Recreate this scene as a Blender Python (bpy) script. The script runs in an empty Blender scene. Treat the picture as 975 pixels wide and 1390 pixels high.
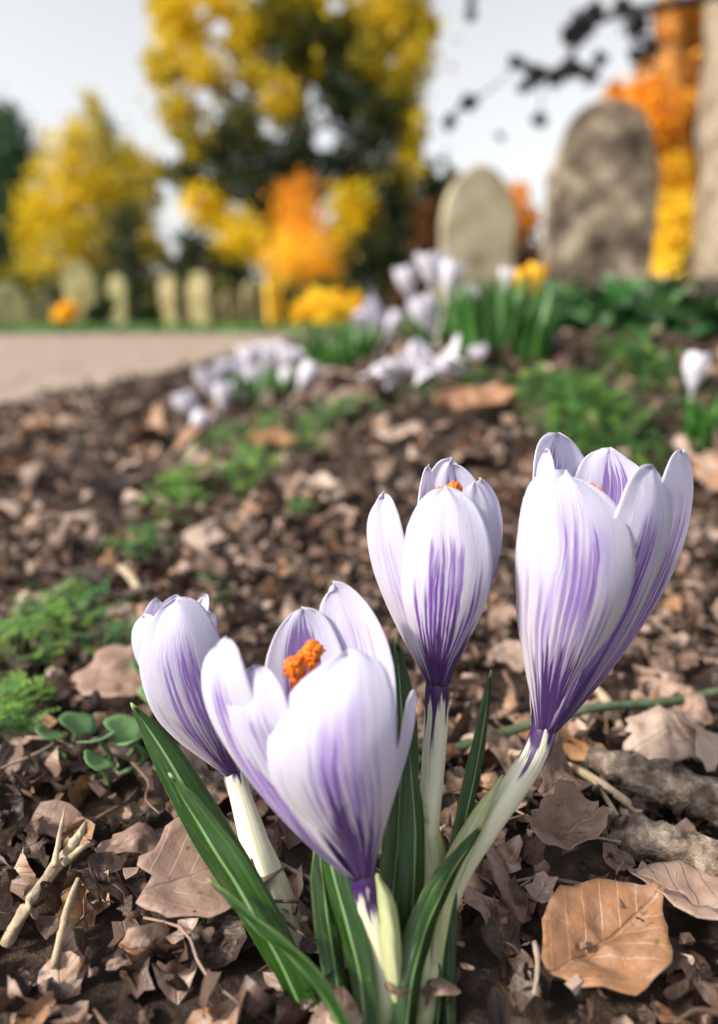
import bpy, math, random
import numpy as np
from mathutils import Vector, noise as mnoise

random.seed(7); rng = np.random.default_rng(7)
S = bpy.context.scene; COL = S.collection
R = math.radians
# ------------------------------------------------------------------ camera frame
CAM = np.array([0., 0., .12]); FPX = 1000.; PITCH = math.atan(265 / 1000)
RT = np.array([1., 0, 0]); UP = np.array([0, math.sin(PITCH), math.cos(PITCH)]); FW = np.array([0, math.cos(PITCH), -math.sin(PITCH)])
def P(px, py, D):
    return CAM + D * (FW + (px - 487.5) / FPX * RT + (695 - py) / FPX * UP)
def sst(a, b, x):
    t = np.clip((x - a) / (b - a), 0, 1); return t * t * (3 - 2 * t)
def on_path(x, y):
    """signed membership of the footpath strip, >0 inside (metres from the edge)"""
    near = .96 + 1.2 * np.maximum(x + .47, -.45) + 9.5 * np.maximum(x + .47, 0) + 25 * np.maximum(x + .42, 0)
    return np.minimum(y - near, 5.4 + .12 * x - y)
def terrain(x, y):
    x = np.asarray(x, float); y = np.asarray(y, float)
    z = .092 * sst(.30, .80, y) * sst(-.25, .09, x - .10 * y)
    z = z + .05 * sst(.8, 2.5, y) * sst(.1, .8, x) + .17 * sst(1.6, 4.3, y) * sst(.1, 1.2, x)
    z = z - .05 * sst(.9, 1.6, y) * (1 - sst(-.3, .25, x - .05 * y))*0
    return z
def G(px, py):
    d = FW + (px - 487.5) / FPX * RT + (695 - py) / FPX * UP
    t = .05; st = .004
    while t < 60:
        q = CAM + d * t
        if q[2] <= terrain(q[0], q[1]): break
        t += max(st, t * .004)
    return CAM + d * t
# ------------------------------------------------------------------ mesh builder
class MB:
    def __init__(s): s.v = []; s.f = []; s.uv = []; s.t = []; s.n = 0
    def add(s, v, f, uv=None, tone=None):
        v = np.asarray(v, float); k = len(v)
        s.v.append(v); s.f += [tuple(i + s.n for i in q) for q in f]
        s.uv.append(np.zeros((k, 2)) if uv is None else np.asarray(uv, float))
        s.t.append(np.full(k, .5) if tone is None else np.broadcast_to(np.asarray(tone, float), (k,)).copy())
        s.n += k
    def build(s, name, mat, parent=None, smooth=True, solid=0, origin=None):
        v = np.concatenate(s.v); uv = np.concatenate(s.uv); t = np.concatenate(s.t)
        o3 = np.zeros(3)
        if parent is not None: o3 = np.array(parent.location)
        elif origin is not None: o3 = np.array(origin, float)
        me = bpy.data.meshes.new(name); me.from_pydata((v - o3).tolist(), [], s.f)
        li = np.zeros(len(me.loops), dtype=np.int32); me.loops.foreach_get('vertex_index', li)
        ul = me.uv_layers.new(name='UVMap'); ul.data.foreach_set('uv', uv[li].ravel())
        at = me.attributes.new('tone', 'FLOAT', 'POINT'); at.data.foreach_set('value', t)
        me.polygons.foreach_set('use_smooth', [smooth] * len(me.polygons))
        me.materials.append(mat); me.update()
        o = bpy.data.objects.new(name, me); COL.objects.link(o)
        if parent is not None: o.parent = parent
        elif origin is not None: o.location = origin
        if solid:
            m = o.modifiers.new('thickness', 'SOLIDIFY'); m.thickness = solid; m.offset = 0
        return o
def tag(o, label=None, cat=None, group=None, kind=None):
    for k, val in (('label', label), ('category', cat), ('group', group), ('kind', kind)):
        if val: o[k] = val
    return o
def empty(name, loc, label, cat, group=None):
    o = bpy.data.objects.new(name, None); COL.objects.link(o); o.location = loc; o.empty_display_size = .02
    return tag(o, label, cat, group)
def grid_faces(nu, nv):
    return [(j * nu + i, j * nu + i + 1, (j + 1) * nu + i + 1, (j + 1) * nu + i) for j in range(nv - 1) for i in range(nu - 1)]
def nrm(a): return a / max(np.linalg.norm(a), 1e-9)
def catmull(pts, n):
    pts = np.asarray(pts, float); p = np.vstack([2 * pts[0] - pts[1], pts, 2 * pts[-1] - pts[-2]]); out = []
    m = len(pts) - 1
    for k in range(n):
        s = k / (n - 1) * m; i = min(int(s), m - 1); t = s - i; a, b, c, d = p[i:i + 4]
        out.append(.5 * (2 * b + (c - a) * t + (2 * a - 5 * b + 4 * c - d) * t * t + (3 * b - a - 3 * c + d) * t ** 3))
    return np.array(out)
def tube(mb, pts, rad, n=12, seg=24, tone=.5, rough=0, cap=True, seed=0):
    """pts (k,3), rad (k) -> smooth tube"""
    q = catmull(np.column_stack([pts, rad]), seg); c = q[:, :3]; r = np.maximum(q[:, 3], 1e-5)
    tg = np.gradient(c, axis=0); ref = np.array([0.3, .9, .2]); V = []; UVs = []
    for i in range(seg):
        t = nrm(tg[i]); a = nrm(np.cross(t, ref)); b = np.cross(t, a)
        for k in range(n):
            an = 2 * math.pi * k / n; rr = r[i]
            if rough: rr *= 1 + rough * mnoise.noise(Vector((math.cos(an) * 1.6 + seed, math.sin(an) * 1.6, i * .45)))
            V.append(c[i] + rr * (math.cos(an) * a + math.sin(an) * b)); UVs.append((k / n, i / (seg - 1)))
    F = [(j * n + i, j * n + (i + 1) % n, (j + 1) * n + (i + 1) % n, (j + 1) * n + i) for j in range(seg - 1) for i in range(n)]
    if cap: F += [tuple(range(n))[::-1], tuple((seg - 1) * n + i for i in range(n))]
    mb.add(V, F, UVs, tone)
# ------------------------------------------------------------------ materials
class N:
    def __init__(s, name):
        s.m = bpy.data.materials.new(name); s.m.use_nodes = True; s.nt = s.m.node_tree; s.nt.nodes.clear()
    def nd(s, typ, ins={}, **kw):
        n = s.nt.nodes.new(typ)
        for k, v in kw.items(): setattr(n, k, v)
        for k, v in ins.items(): s.set(n.inputs[k], v)
        return n
    def set(s, sock, v):
        if hasattr(v, 'is_output') or isinstance(v, bpy.types.NodeSocket): s.nt.links.new(v, sock)
        else: sock.default_value = v
    def ma(s, op, a, b=0., c=0.):
        return s.nd('ShaderNodeMath', {0: a, 1: b, 2: c}, operation=op).outputs[0]
    def ss(s, x, a, b, lo=0., hi=1.):
        return s.nd('ShaderNodeMapRange', {'Value': x, 'From Min': a, 'From Max': b, 'To Min': lo, 'To Max': hi}, interpolation_type='SMOOTHSTEP').outputs[0]
    def mix(s, f, a, b, mode='MIX'):
        n = s.nt.nodes.new('ShaderNodeMix'); n.data_type = 'RGBA'; n.blend_type = mode
        s.set(n.inputs[0], f); s.set(n.inputs[6], c4(a)); s.set(n.inputs[7], c4(b)); return n.outputs[2]
    def xyz(s, x, y, z): return s.nd('ShaderNodeCombineXYZ', {0: x, 1: y, 2: z}).outputs[0]
    def noise(s, vec=None, scale=5., detail=3., rough=.5, dist=0.):
        i = {'Scale': scale, 'Detail': detail, 'Roughness': rough, 'Distortion': dist}
        if vec is not None: i['Vector'] = vec
        return s.nd('ShaderNodeTexNoise', i).outputs[0]
    def ramp(s, f, stops, interp='LINEAR'):
        n = s.nd('ShaderNodeValToRGB', {0: f}); cr = n.color_ramp; cr.interpolation = interp
        while len(cr.elements) < len(stops): cr.elements.new(.5)
        for e, (p, c) in zip(cr.elements, stops): e.position = p; e.color = c4(c)
        return n.outputs[0]
    def bump(s, h, st=.5, d=.001): return s.nd('ShaderNodeBump', {'Height': h, 'Strength': st, 'Distance': d}).outputs[0]
    def out(s, sh): s.nt.links.new(sh, s.nd('ShaderNodeOutputMaterial').inputs[0]); return s.m
    def bsdf(s, col, rough=.6, nor=None, spec=.5, **kw):
        i = {'Base Color': c4(col), 'Roughness': rough, 'Specular IOR Level': spec}
        if nor is not None: i['Normal'] = nor
        i.update(kw); return s.nd('ShaderNodeBsdfPrincipled', i).outputs[0]
    def leafy(s, col, rough, nor, tr=.3, spec=.4):
        b = s.bsdf(col, rough, nor, spec)
        t = s.nd('ShaderNodeBsdfTranslucent', {'Color': c4(col)}).outputs[0]
        return s.nd('ShaderNodeMixShader', {0: tr, 1: b, 2: t}).outputs[0]
    def coord(s, k='Object'): return s.nd('ShaderNodeTexCoord').outputs[k]
    def uv(s):
        q = s.nd('ShaderNodeSeparateXYZ', {0: s.coord('UV')}); return s.ma('MULTIPLY_ADD', q.outputs[0], 2., -1.), q.outputs[1]
    def tone(s): return s.nd('ShaderNodeAttribute', attribute_name='tone').outputs['Fac']
    def oattr(s, name): return s.nd('ShaderNodeAttribute', attribute_type='OBJECT', attribute_name=name).outputs['Fac']
def c4(c):
    return (*c, 1.) if isinstance(c, tuple) and len(c) == 3 else c

def petal_material():
    n = N('striped_crocus_petal'); U, V = n.uv()
    seed = n.oattr('seed'); fe = n.oattr('feather'); wa = n.oattr('wash'); dk = n.oattr('throat'); rise = n.oattr('rise'); Vr = n.ma('SUBTRACT', V, rise)
    wob = n.ma('SUBTRACT', n.noise(n.xyz(n.ma('MULTIPLY', U, 1.5), n.ma('MULTIPLY', V, 3.), seed), 1.3, 2), .5)
    Uw = n.ma('MULTIPLY_ADD', wob, .22, U)
    n1 = n.noise(n.xyz(n.ma('MULTIPLY', Uw, 8.5), n.ma('MULTIPLY', V, 1.5), seed), 1., 2, .6)
    n2 = n.noise(n.xyz(n.ma('MULTIPLY', Uw, 20.), n.ma('MULTIPLY', V, 1.5), n.ma('ADD', seed, 7.)), 1., 2, .6)
    n3 = n.noise(n.xyz(n.ma('MULTIPLY', Uw, 2.2), n.ma('MULTIPLY', V, 2.2), n.ma('ADD', seed, 3.)), 1., 2, .5)
    aU = n.ma('ABSOLUTE', Uw)
    cen = n.ma('SUBTRACT', 1., n.ss(aU, .12, .78))
    win = n.ma('MULTIPLY', n.ss(V, .16, .45), n.ma('SUBTRACT', 1., n.ss(Vr, .70, .93)))
    mask = n.ma('MULTIPLY', cen, win)
    nn = n.ma('ADD', n.ma('MULTIPLY', n1, .42), n.ma('MULTIPLY', n2, .58))
    thr = n.ma('SUBTRACT', .72, n.ma('MULTIPLY', n.ma('MULTIPLY', mask, fe), .205))
    stripe = n.ss(n.ma('SUBTRACT', nn, thr), -.02, .04)
    stripe = n.ma('MULTIPLY', stripe, n.ss(mask, .02, .35))
    # single veins, each with its own length and width
    lu = n.ma('MULTIPLY_ADD', n.ma('SUBTRACT', n.noise(n.xyz(n.ma('MULTIPLY', U, 3.), n.ma('MULTIPLY', V, 4.), seed), 1., 3), .5), .9, n.ma('MULTIPLY', U, 8.5))
    cell = n.ma('FLOOR', lu); fr_ = n.ma('ABSOLUTE', n.ma('SUBTRACT', n.ma('FRACT', lu), .5))
    wn = n.nd('ShaderNodeTexWhiteNoise', {'Vector': n.xyz(cell, seed, 0.)}, noise_dimensions='3D').outputs[0]
    wid = n.ma('MULTIPLY', n.ma('MULTIPLY_ADD', wn, .22, .16), n.ss(V, 1., .05, .55, 1.5))
    line = n.ss(n.ma('SUBTRACT', wid, fr_), 0., .10)
    ltop = n.ma('ADD', n.ma('MULTIPLY_ADD', wn, .42, .28), n.ma('MULTIPLY', cen, .16))
    line = n.ma('MULTIPLY', line, n.ss(n.ma('SUBTRACT', ltop, Vr), -.03, .14))
    line = n.ma('MULTIPLY', line, n.ss(n.ma('ADD', n2, n.ma('MULTIPLY', fe, .35)), .50, .72))
    line = n.ma('MULTIPLY', line, n.ma('MULTIPLY', n.ss(aU, .95, .6), n.ma('MINIMUM', n.ma('MULTIPLY', n.ma('MULTIPLY', fe, fe), .9), 1.)))
    stripe = n.ma('MAXIMUM', n.ma('MULTIPLY', stripe, .8), line)
    wash = n.ma('MULTIPLY', n.ma('MULTIPLY', mask, wa), n.ss(n.ma('ADD', n.ma('MULTIPLY', n1, .5), n.ma('MULTIPLY', n3, .5)), .42, .60))
    # throat: dark violet running up in tongues
    lim = n.ma('ADD', n.ma('MULTIPLY', cen, .13), n.ma('MULTIPLY', n.ma('SUBTRACT', nn, .5), 1.0))
    lim = n.ma('MULTIPLY', n.ma('ADD', lim, .10), dk)
    thro = n.ss(n.ma('SUBTRACT', lim, V), -.03, .05)
    white = n.mix(n.ss(V, .2, .95), (.74, .685, .76), (.69, .67, .87))
    c = n.mix(wash, white, (.47, .34, .74)); c = n.mix(stripe, c, (.17, .042, .42)); c = n.mix(thro, c, (.060, .016, .15))
    fine = n.noise(n.xyz(n.ma('MULTIPLY', Uw, 55.), n.ma('MULTIPLY', V, 3.), seed), 1., 2, .6)
    c = n.mix(n.ss(fine, .4, .75, 0., .07), c, (.60, .52, .76))
    speck = n.noise(n.xyz(n.ma('MULTIPLY', U, 9.), n.ma('MULTIPLY', V, 22.), n.ma('ADD', seed, 1.3)), 1., 2)
    c = n.mix(n.ss(speck, .74, .80, 0., .35), c, (.33, .26, .30))
    nor = n.bump(n.ma('ADD', fine, n.ma('MULTIPLY', n3, 1.2)), .45, .0005)
    b = n.bsdf(c, .5, nor, .35, **{'Subsurface Weight': .25, 'Subsurface Radius': (.004, .003, .004), 'Subsurface Scale': 1., 'Sheen Weight': .15})
    t = n.nd('ShaderNodeBsdfTranslucent', {'Color': c}).outputs[0]
    return n.out(n.nd('ShaderNodeMixShader', {0: .30, 1: b, 2: t}).outputs[0])
M = {}
M['petal'] = petal_material()
def stem_material():
    n = N('crocus_tube'); U, V = n.uv()
    st = n.noise(n.xyz(n.ma('MULTIPLY', U, 7.), n.ma('MULTIPLY', V, 2.5), n.oattr('seed')), 1., 2, .6)
    top = n.ma('MULTIPLY', n.oattr('violet'), 1.)
    f = n.ss(n.ma('ADD', V, n.ma('MULTIPLY', n.ma('SUBTRACT', st, .5), 1.1)), n.ma('ADD', top, .14), n.ma('ADD', top, .02))
    c = n.ramp(V, [(0, (.60, .52, .66)), (.22, (.66, .64, .58)), (.55, (.62, .62, .47)), (1, (.42, .46, .24))])
    c = n.mix(n.ss(st, .35, .7, 0., .35), c, (.40, .42, .22)); c = n.mix(f, c, (.04, .011, .09))
    b = n.bsdf(c, .38, n.bump(st, .4, .0005), .5, **{'Subsurface Weight': .12, 'Subsurface Radius': (.003, .003, .002), 'Subsurface Scale': 1.})
    return n.out(b)
M['stem'] = stem_material()
def blade_material(name, dark, mid, rib, ribw=.16):
    n = N(name); U, V = n.uv()
    st = n.noise(n.xyz(n.ma('MULTIPLY', U, 9.), n.ma('MULTIPLY', V, 1.2), n.oattr('seed')), 1., 3, .6)
    bl = n.noise(n.coord('Object'), 260., 3)
    c = n.mix(n.ss(st, .35, .68), dark, mid); c = n.mix(n.ss(bl, .62, .75, 0, .4), c, (.10, .16, .03))
    r = n.ss(n.ma('ABSOLUTE', U), ribw, ribw * .45, 0., .9); r = n.ma('MULTIPLY', r, n.ss(V, .97, .8))
    c = n.mix(r, c, rib); c = n.mix(n.ss(V, .965, .995, 0, .85), c, (.42, .48, .2))
    c = n.mix(n.ss(n.ma('ABSOLUTE', U), .93, 1., 0, .4), c, (.22, .34, .10))
    return n.out(n.leafy(c, .33, n.bump(n.ma('ADD', st, n.ma('MULTIPLY', bl, .2)), .5, .0006), .18, .5))
M['blade'] = blade_material('crocus_leaf_green', (.008, .032, .004), (.026, .088, .008), (.20, .32, .13), .10)
M['grass'] = blade_material('grass_blade_green', (.03, .11, .02), (.06, .20, .03), (.12, .24, .06))
M['spathe'] = blade_material('pale_sheath', (.42, .47, .20), (.55, .58, .33), (.58, .60, .40))
def simple(name, stops, scale, rough=.7, bst=.5, bd=.002, tr=0, detail=4, coord='Object', spec=.4):
    n = N(name); f = n.noise(n.coord(coord), scale, detail, .6); c = n.ramp(f, stops)
    nor = n.bump(n.noise(n.coord(coord), scale * 2.3, 4, .65), bst, bd)
    return n.out(n.leafy(c, rough, nor, tr, spec) if tr else n.bsdf(c, rough, nor, spec))
M['stigma'] = simple('orange_stigma', [(.3, (.85, .16, .005)), (.7, (.95, .27, .01))], 900, .5, .8, .0006, detail=2)
M['white_petal'] = simple('pale_crocus_petal', [(.3, (.74, .71, .84)), (.6, (.86, .84, .90))], 90, .5, .3, .001, .35)
M['yellow_petal'] = simple('yellow_petal', [(.3, (.90, .50, .01)), (.7, (.95, .62, .02))], 60, .5, .2, .001, .3)
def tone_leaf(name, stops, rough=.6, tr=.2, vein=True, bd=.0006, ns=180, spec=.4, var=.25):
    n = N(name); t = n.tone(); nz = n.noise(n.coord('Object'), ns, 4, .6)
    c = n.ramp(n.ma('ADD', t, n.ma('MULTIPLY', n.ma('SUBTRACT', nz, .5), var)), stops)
    if vein:
        U, V = n.uv(); a = n.ma('ABSOLUTE', U)
        w = n.ma('FRACT', n.ma('MULTIPLY', n.ma('SUBTRACT', V, n.ma('MULTIPLY', a, .35)), 6.))
        w = n.ma('ADD', w, n.ma('MULTIPLY', n.ma('SUBTRACT', nz, .5), .25)); v1 = n.ss(w, .10, .0, 0., .5); v2 = n.ss(a, .07, .02, 0, .8); vv = n.ma('MAXIMUM', v1, v2)
        sp = n.ss(n.noise(n.coord('Object'), ns * 2.2, 3, .6), .60, .74, 0., .55)
        c = n.mix(sp, c, (.045, .026, .018), 'MIX'); c = n.mix(n.ma('MULTIPLY', vv, .16), c, (.42, .30, .20))
        h = n.ma('ADD', n.ma('MULTIPLY', nz, 1.2), n.ma('MULTIPLY', vv, -.6))
    else: h = nz
    return n.out(n.leafy(c, rough, n.bump(h, .7, bd), tr, spec))
LIT = [(0., (.010, .006, .005)), (.2, (.034, .020, .015)), (.42, (.11, .066, .049)), (.62, (.255, .165, .130)), (.8, (.47, .36, .305)), (.93, (.27, .135, .07)), (1., (.40, .22, .11))]
M['litter'] = tone_leaf('dead_leaf_litter', LIT, .5, .08, True, .0009, 170)
M['weed'] = tone_leaf('weed_green', [(0, (.018, .06, .022)), (.5, (.055, .17, .05)), (1, (.24, .42, .07))], .55, .25, False, .0005, 120)
M['clover'] = tone_leaf('blue_green_leaf', [(0, (.05, .13, .045)), (1, (.18, .33, .13))], .5, .2, False, .0005, 400)
M['ivy'] = tone_leaf('ivy_green', [(0, (.012, .045, .014)), (.6, (.035, .12, .032)), (1, (.11, .25, .08))], .4, .12, False, .001, 60)
M['bark_stick'] = simple('weathered_stick', [(.36, (.025, .018, .014)), (.48, (.13, .095, .072)), (.58, (.27, .215, .17)), (.68, (.50, .43, .35))], 190, .85, 1., .0022, detail=8)
M['pale_stalk'] = simple('dry_pale_stalk', [(.3, (.25, .19, .12)), (.7, (.50, .42, .30))], 240, .75, .6, .0006)
M['green_twig'] = simple('green_twig', [(.3, (.045, .07, .035)), (.7, (.12, .16, .09))], 200, .7, .6, .0006)
M['bark'] = simple('tree_bark', [(.3, (.05, .035, .022)), (.55, (.16, .11, .07)), (.8, (.28, .2, .13))], 9, .9, .9, .02)
M['gold_bark'] = simple('golden_bark', [(.3, (.55, .20, .02)), (.55, (.85, .42, .03)), (.8, (.95, .62, .10))], 3.5, .8, .7, .01)  # sunlight on the trunk painted into the bark colour
M['rust_bark'] = simple('rusty_bark', [(.3, (.16, .06, .012)), (.55, (.40, .17, .025)), (.8, (.55, .28, .05))], 3.5, .8, .7, .01)  # dimmer orange of the sunlit trunk, also painted as bark colour
M['grey_bark'] = simple('grey_bark', [(.3, (.14, .10, .07)), (.55, (.26, .21, .15)), (.8, (.38, .31, .23))], 7, .9, .9, .02)
M['far_stone'] = simple('distant_lichened_stone', [(.3, (.10, .08, .03)), (.5, (.30, .25, .12)), (.7, (.48, .42, .25))], 3.5, .9, .6, .008, detail=6)
M['cream_stone'] = simple('cream_lichened_stone', [(.3, (.17, .14, .09)), (.5, (.37, .325, .22)), (.7, (.52, .47, .34))], 5, .9, .6, .008, detail=6)
M['old_stone'] = simple('mottled_brown_stone', [(.36, (.03, .024, .018)), (.46, (.10, .076, .055)), (.54, (.20, .155, .11)), (.64, (.46, .40, .30))], 5.5, .95, .9, .012, detail=7)
M['pale_stone'] = simple('pale_mossy_stone', [(.3, (.07, .08, .025)), (.5, (.26, .24, .11)), (.7, (.46, .40, .22))], 3, .9, .5, .01)
M['lit_stone'] = simple('ochre_lichened_stone', [(.3, (.60, .30, .02)), (.5, (.85, .50, .03)), (.75, (.95, .70, .10))], 3, .9, .5, .01)  # ochre is warm sunlight coloured into the stone
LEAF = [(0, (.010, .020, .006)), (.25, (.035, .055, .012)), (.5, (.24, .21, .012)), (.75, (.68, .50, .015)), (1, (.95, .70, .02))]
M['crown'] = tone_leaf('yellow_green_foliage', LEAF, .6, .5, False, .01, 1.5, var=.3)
ORG = [(0, (.05, .02, .006)), (.35, (.30, .11, .015)), (.7, (.90, .38, .025)), (1, (1., .66, .04))]
M['orange'] = tone_leaf('orange_foliage', ORG, .6, .5, False, .01, 2, var=.3)
M['gold'] = tone_leaf('golden_foliage', [(0, (.5, .22, .01)), (.8, (.92, .56, .015)), (1, (1., .76, .05))], .6, .35, False, .01, 2, var=.3)  # warm sunlight mixed into the leaf colour
M['silhouette'] = tone_leaf('dark_twig_leaf', [(0, (.015, .02, .025)), (1, (.05, .045, .04))], .6, .1, False, .01, 5)
def ground_material():
    n = N('woodland_soil'); g = n.coord('Object'); sx = n.nd('ShaderNodeSeparateXYZ', {0: g})
    a = n.noise(g, 90., 6, .7); b = n.noise(g, 6., 3)
    c = n.ramp(a, [(.3, (.008, .005, .004)), (.52, (.035, .022, .016)), (.72, (.12, .08, .058))])
    far = n.ss(sx.outputs[1], 5.2, 6.0)
    gr = n.ramp(n.noise(g, 2.2, 4), [(.3, (.02, .04, .012)), (.6, (.05, .09, .02)), (.8, (.14, .14, .05))])
    c = n.mix(far, c, gr)
    return n.out(n.bsdf(c, .85, n.bump(n.ma('ADD', a, b), .9, .004), .3))
M['ground'] = ground_material()
M['path'] = simple('pale_gravel_path', [(.32, (.13, .095, .075)), (.52, (.29, .22, .175)), (.75, (.44, .35, .29))], 16, .9, .5, .004, detail=7)
# ------------------------------------------------------------------ ground and path
def ground():
    k = 190; u = np.linspace(-1, 1, k); xs = np.sinh(u * 7.2) / math.sinh(7.2) * 300
    v = np.linspace(0, 1, 260); ys = -.30 + np.sinh(v * 8) / math.sinh(8) * 420
    ys = np.concatenate([[-200, -60, -20, -6, -2, -.8], ys]); xx, yy = np.meshgrid(xs, ys)
    z = terrain(xx, yy)
    nearm = np.exp(-(np.abs(yy) / 1.2) ** 2) * np.exp(-(xx / 1.2) ** 2)
    for j in range(xx.shape[0]):
        for i in range(xx.shape[1]):
            if nearm[j, i] > .02:
                z[j, i] += nearm[j, i] * (.004 * mnoise.noise(Vector((xx[j, i] * 30, yy[j, i] * 30, 1))) + .0025 * mnoise.noise(Vector((xx[j, i] * 110, yy[j, i] * 110, 4))) - .002)
    mb = MB(); mb.add(np.column_stack([xx.ravel(), yy.ravel(), z.ravel()]), grid_faces(k, len(ys)))
    tag(mb.build('ground', M['ground']), kind='structure')
ground()
def path():
    mb = MB(); ts = np.linspace(0, 1, 60); V = []; ncol = 14
    xs = np.concatenate([np.linspace(-14, -1.5, 14), np.linspace(-1.3, -.26, 60)])
    for x in xs:
        near = .96 + 1.2 * max(x + .47, -.45) + 9.5 * max(x + .47, 0) + 25 * max(x + .42, 0)
        near = max(near, .2) + .05 * mnoise.noise(Vector((x * 5, 0, 3))); far = 5.4 + .12 * x
        near = min(near, far)
        for j in range(ncol):
            y = near + (far - near) * j / (ncol - 1); V.append((x, y, float(terrain(x, y)) + .007))
    f = grid_faces(ncol, len(xs)); mb.add(V, [q[::-1] for q in f])
    tag(mb.build('path', M['path']), kind='structure')
path()
# ------------------------------------------------------------------ leaf litter
def dead_leaf(nr, na, size, curl, seed, plain=False):
    """crumpled leaf sheet: centre + rings -> verts, faces, uv"""
    r_ = random.Random(seed); asp = .82 if plain else r_.uniform(.45, .95); lob = 0 if plain else r_.choice([0, 0, 0, 3, 5]); ph = r_.uniform(0, 6.3); V = [(0, 0, 0)]
    pts = []
    jag = [1 + (.10 if plain else .30) * mnoise.noise(Vector((math.cos(6.283 * i / na) * 1.5 + seed, math.sin(6.283 * i / na) * 1.5, 2))) + (.02 if plain else .10) * r_.uniform(-1, 1) for i in range(na)]
    for j in range(1, nr + 1):
        for i in range(na):
            a = 2 * math.pi * i / na; rad = j / nr
            rr = rad * (1 + (.18 * math.sin(lob * a + ph) if lob else 0) + (.22 * math.exp(-(math.sin(a / 2) / .12) ** 2) + .03 * math.sin(9 * a) if plain else 0)) * (jag[i] if j == nr else (1 + jag[i]) / 2)
            pts.append((rr * math.cos(a), rr * math.sin(a) * asp * ((1 - .38 * math.cos(a) ** 2) if plain else 1)))
    c1, c2 = r_.uniform(-1, 1) * curl, r_.uniform(-.4, 1) * curl; o = r_.uniform(0, 50)
    V = [(0, 0)] + pts; V3 = []
    if plain: c1, c2, asp_f = .35 * curl, -.25 * curl, .55
    for x, y in V:
        z = (asp_f * abs(y) if plain else 0) + c1 * x * x + c2 * y * y + .22 * curl * mnoise.noise(Vector((x * 1.8 + o, y * 1.8, o))) + .16 * curl * mnoise.noise(Vector((x * 4.2 + o, y * 4.2, o + 9)))
        V3.append((x * size * .5, y * size * .5, z * size * .5))
    F = [(0, 1 + i, 1 + (i + 1) % na) for i in range(na)]
    for j in range(nr - 1):
        for i in range(na):
            a = 1 + j * na + i; b = 1 + j * na + (i + 1) % na; F.append((a, a + na, b + na, b))
    UVs = [((x + 1) / 2, (y / asp + 1) / 2) for x, y in V]
    UVs = [(b, a) for a, b in UVs]
    return np.array(V3), F, np.array(UVs)
def rotm(rx, ry, rz):
    cx, sx, cy, sy, cz, sz = math.cos(rx), math.sin(rx), math.cos(ry), math.sin(ry), math.cos(rz), math.sin(rz)
    return np.array([[cz, -sz, 0], [sz, cz, 0], [0, 0, 1]]) @ np.array([[cy, 0, sy], [0, 1, 0], [-sy, 0, cy]]) @ np.array([[1, 0, 0], [0, cx, -sx], [0, sx, cx]])
BL = [
 (815, 1318, 195, .935, 'large smooth orange tan dead leaf at the lower right, in front of the cut stick', 3, (.15, -.12, .55), .6, .006, 1.),
 (950, 1265, 165, .66, 'brown rounded dead leaf at the right edge beside the large orange tan leaf', 11, (.15, .1, 2.6), .7, .006, 1.),
 (905, 1035, 120, .76, 'pinkish torn dead leaf near the right edge above the bark log', 17, (.35, -.1, .4), .9, 0.010, 1.),
 (965, 1045, 110, .72, 'pale pink dead leaf cut by the right edge below the green twig', 19, (.3, .2, 1.4), .7, 0.010, 1.),
 (765, 1105, 90, .50, 'red brown curled dead leaf between the green twig and the thin twig', 23, (.3, .2, .7), 1.1, 0.010, 1.),
 (770, 1180, 110, .55, 'mauve grey crumpled dead leaf left of the cut stick', 29, (.2, -.3, .2), 1.1, 0.010, 1.),
 (200, 1170, 115, .58, 'grey brown folded dead leaf at lower left below the round green leaves', 31, (.25, .3, .35), .8, .006, .8),
 (290, 1235, 200, .62, 'broad grey pink dead leaf flat behind the left green leaf blades', 37, (.15, .1, .6), .4, 0.010, 1.),
 (185, 960, 150, .62, 'pale mauve dead leaf left of the left crocus', 41, (.3, .1, .2), .7, 0.010, 1.),
 (690, 935, 110, .70, 'light pink brown dead leaf between the middle and right crocuses', 43, (.3, .1, .9), .6, 0.010, 1.),
 (370, 617, 72, 1., 'bright tan dead leaf on the litter behind the pale crocus group', 47, (.45, .1, .2), .7, .008, .6),
 (640, 572, 105, .93, 'long tan dead leaf in front of the wilted white crocuses', 53, (.35, -.1, .1), .8, .010, .7),
 (545, 600, 75, .80, 'pale pinkish dead leaf left of the long tan leaf', 59, (.35, -.1, .5), .7, .006, .8),
 (290, 742, 75, .78, 'curled pink brown dead leaf above the left crocus', 61, (.4, .2, .9), .9, .008, .9),
 (115, 712, 80, .74, 'flat pale dead leaf at left behind the feathery weeds', 67, (.2, .2, .1), .5, .005, .8),
 (480, 548, 85, .66, 'mauve brown dead leaf beside the tuft of dark leaves', 71, (.3, .2, .1), .8, .006, .8),
 (945, 740, 80, .72, 'pinkish brown dead leaf at the right edge behind the right crocus', 73, (.3, .2, .4), .8, .005, .8),
 (825, 605, 80, .76, 'pale brown dead leaf behind the tip of the right crocus', 79, (.3, .2, .4), .8, .005, .8),
]
KEEP = [(G(b[0], b[1]), b[2] * .34) for b in BL]
KEEP = [(g[0], g[1], w * float(np.dot(g - CAM, FW)) / FPX) for g, w in KEEP]
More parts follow.
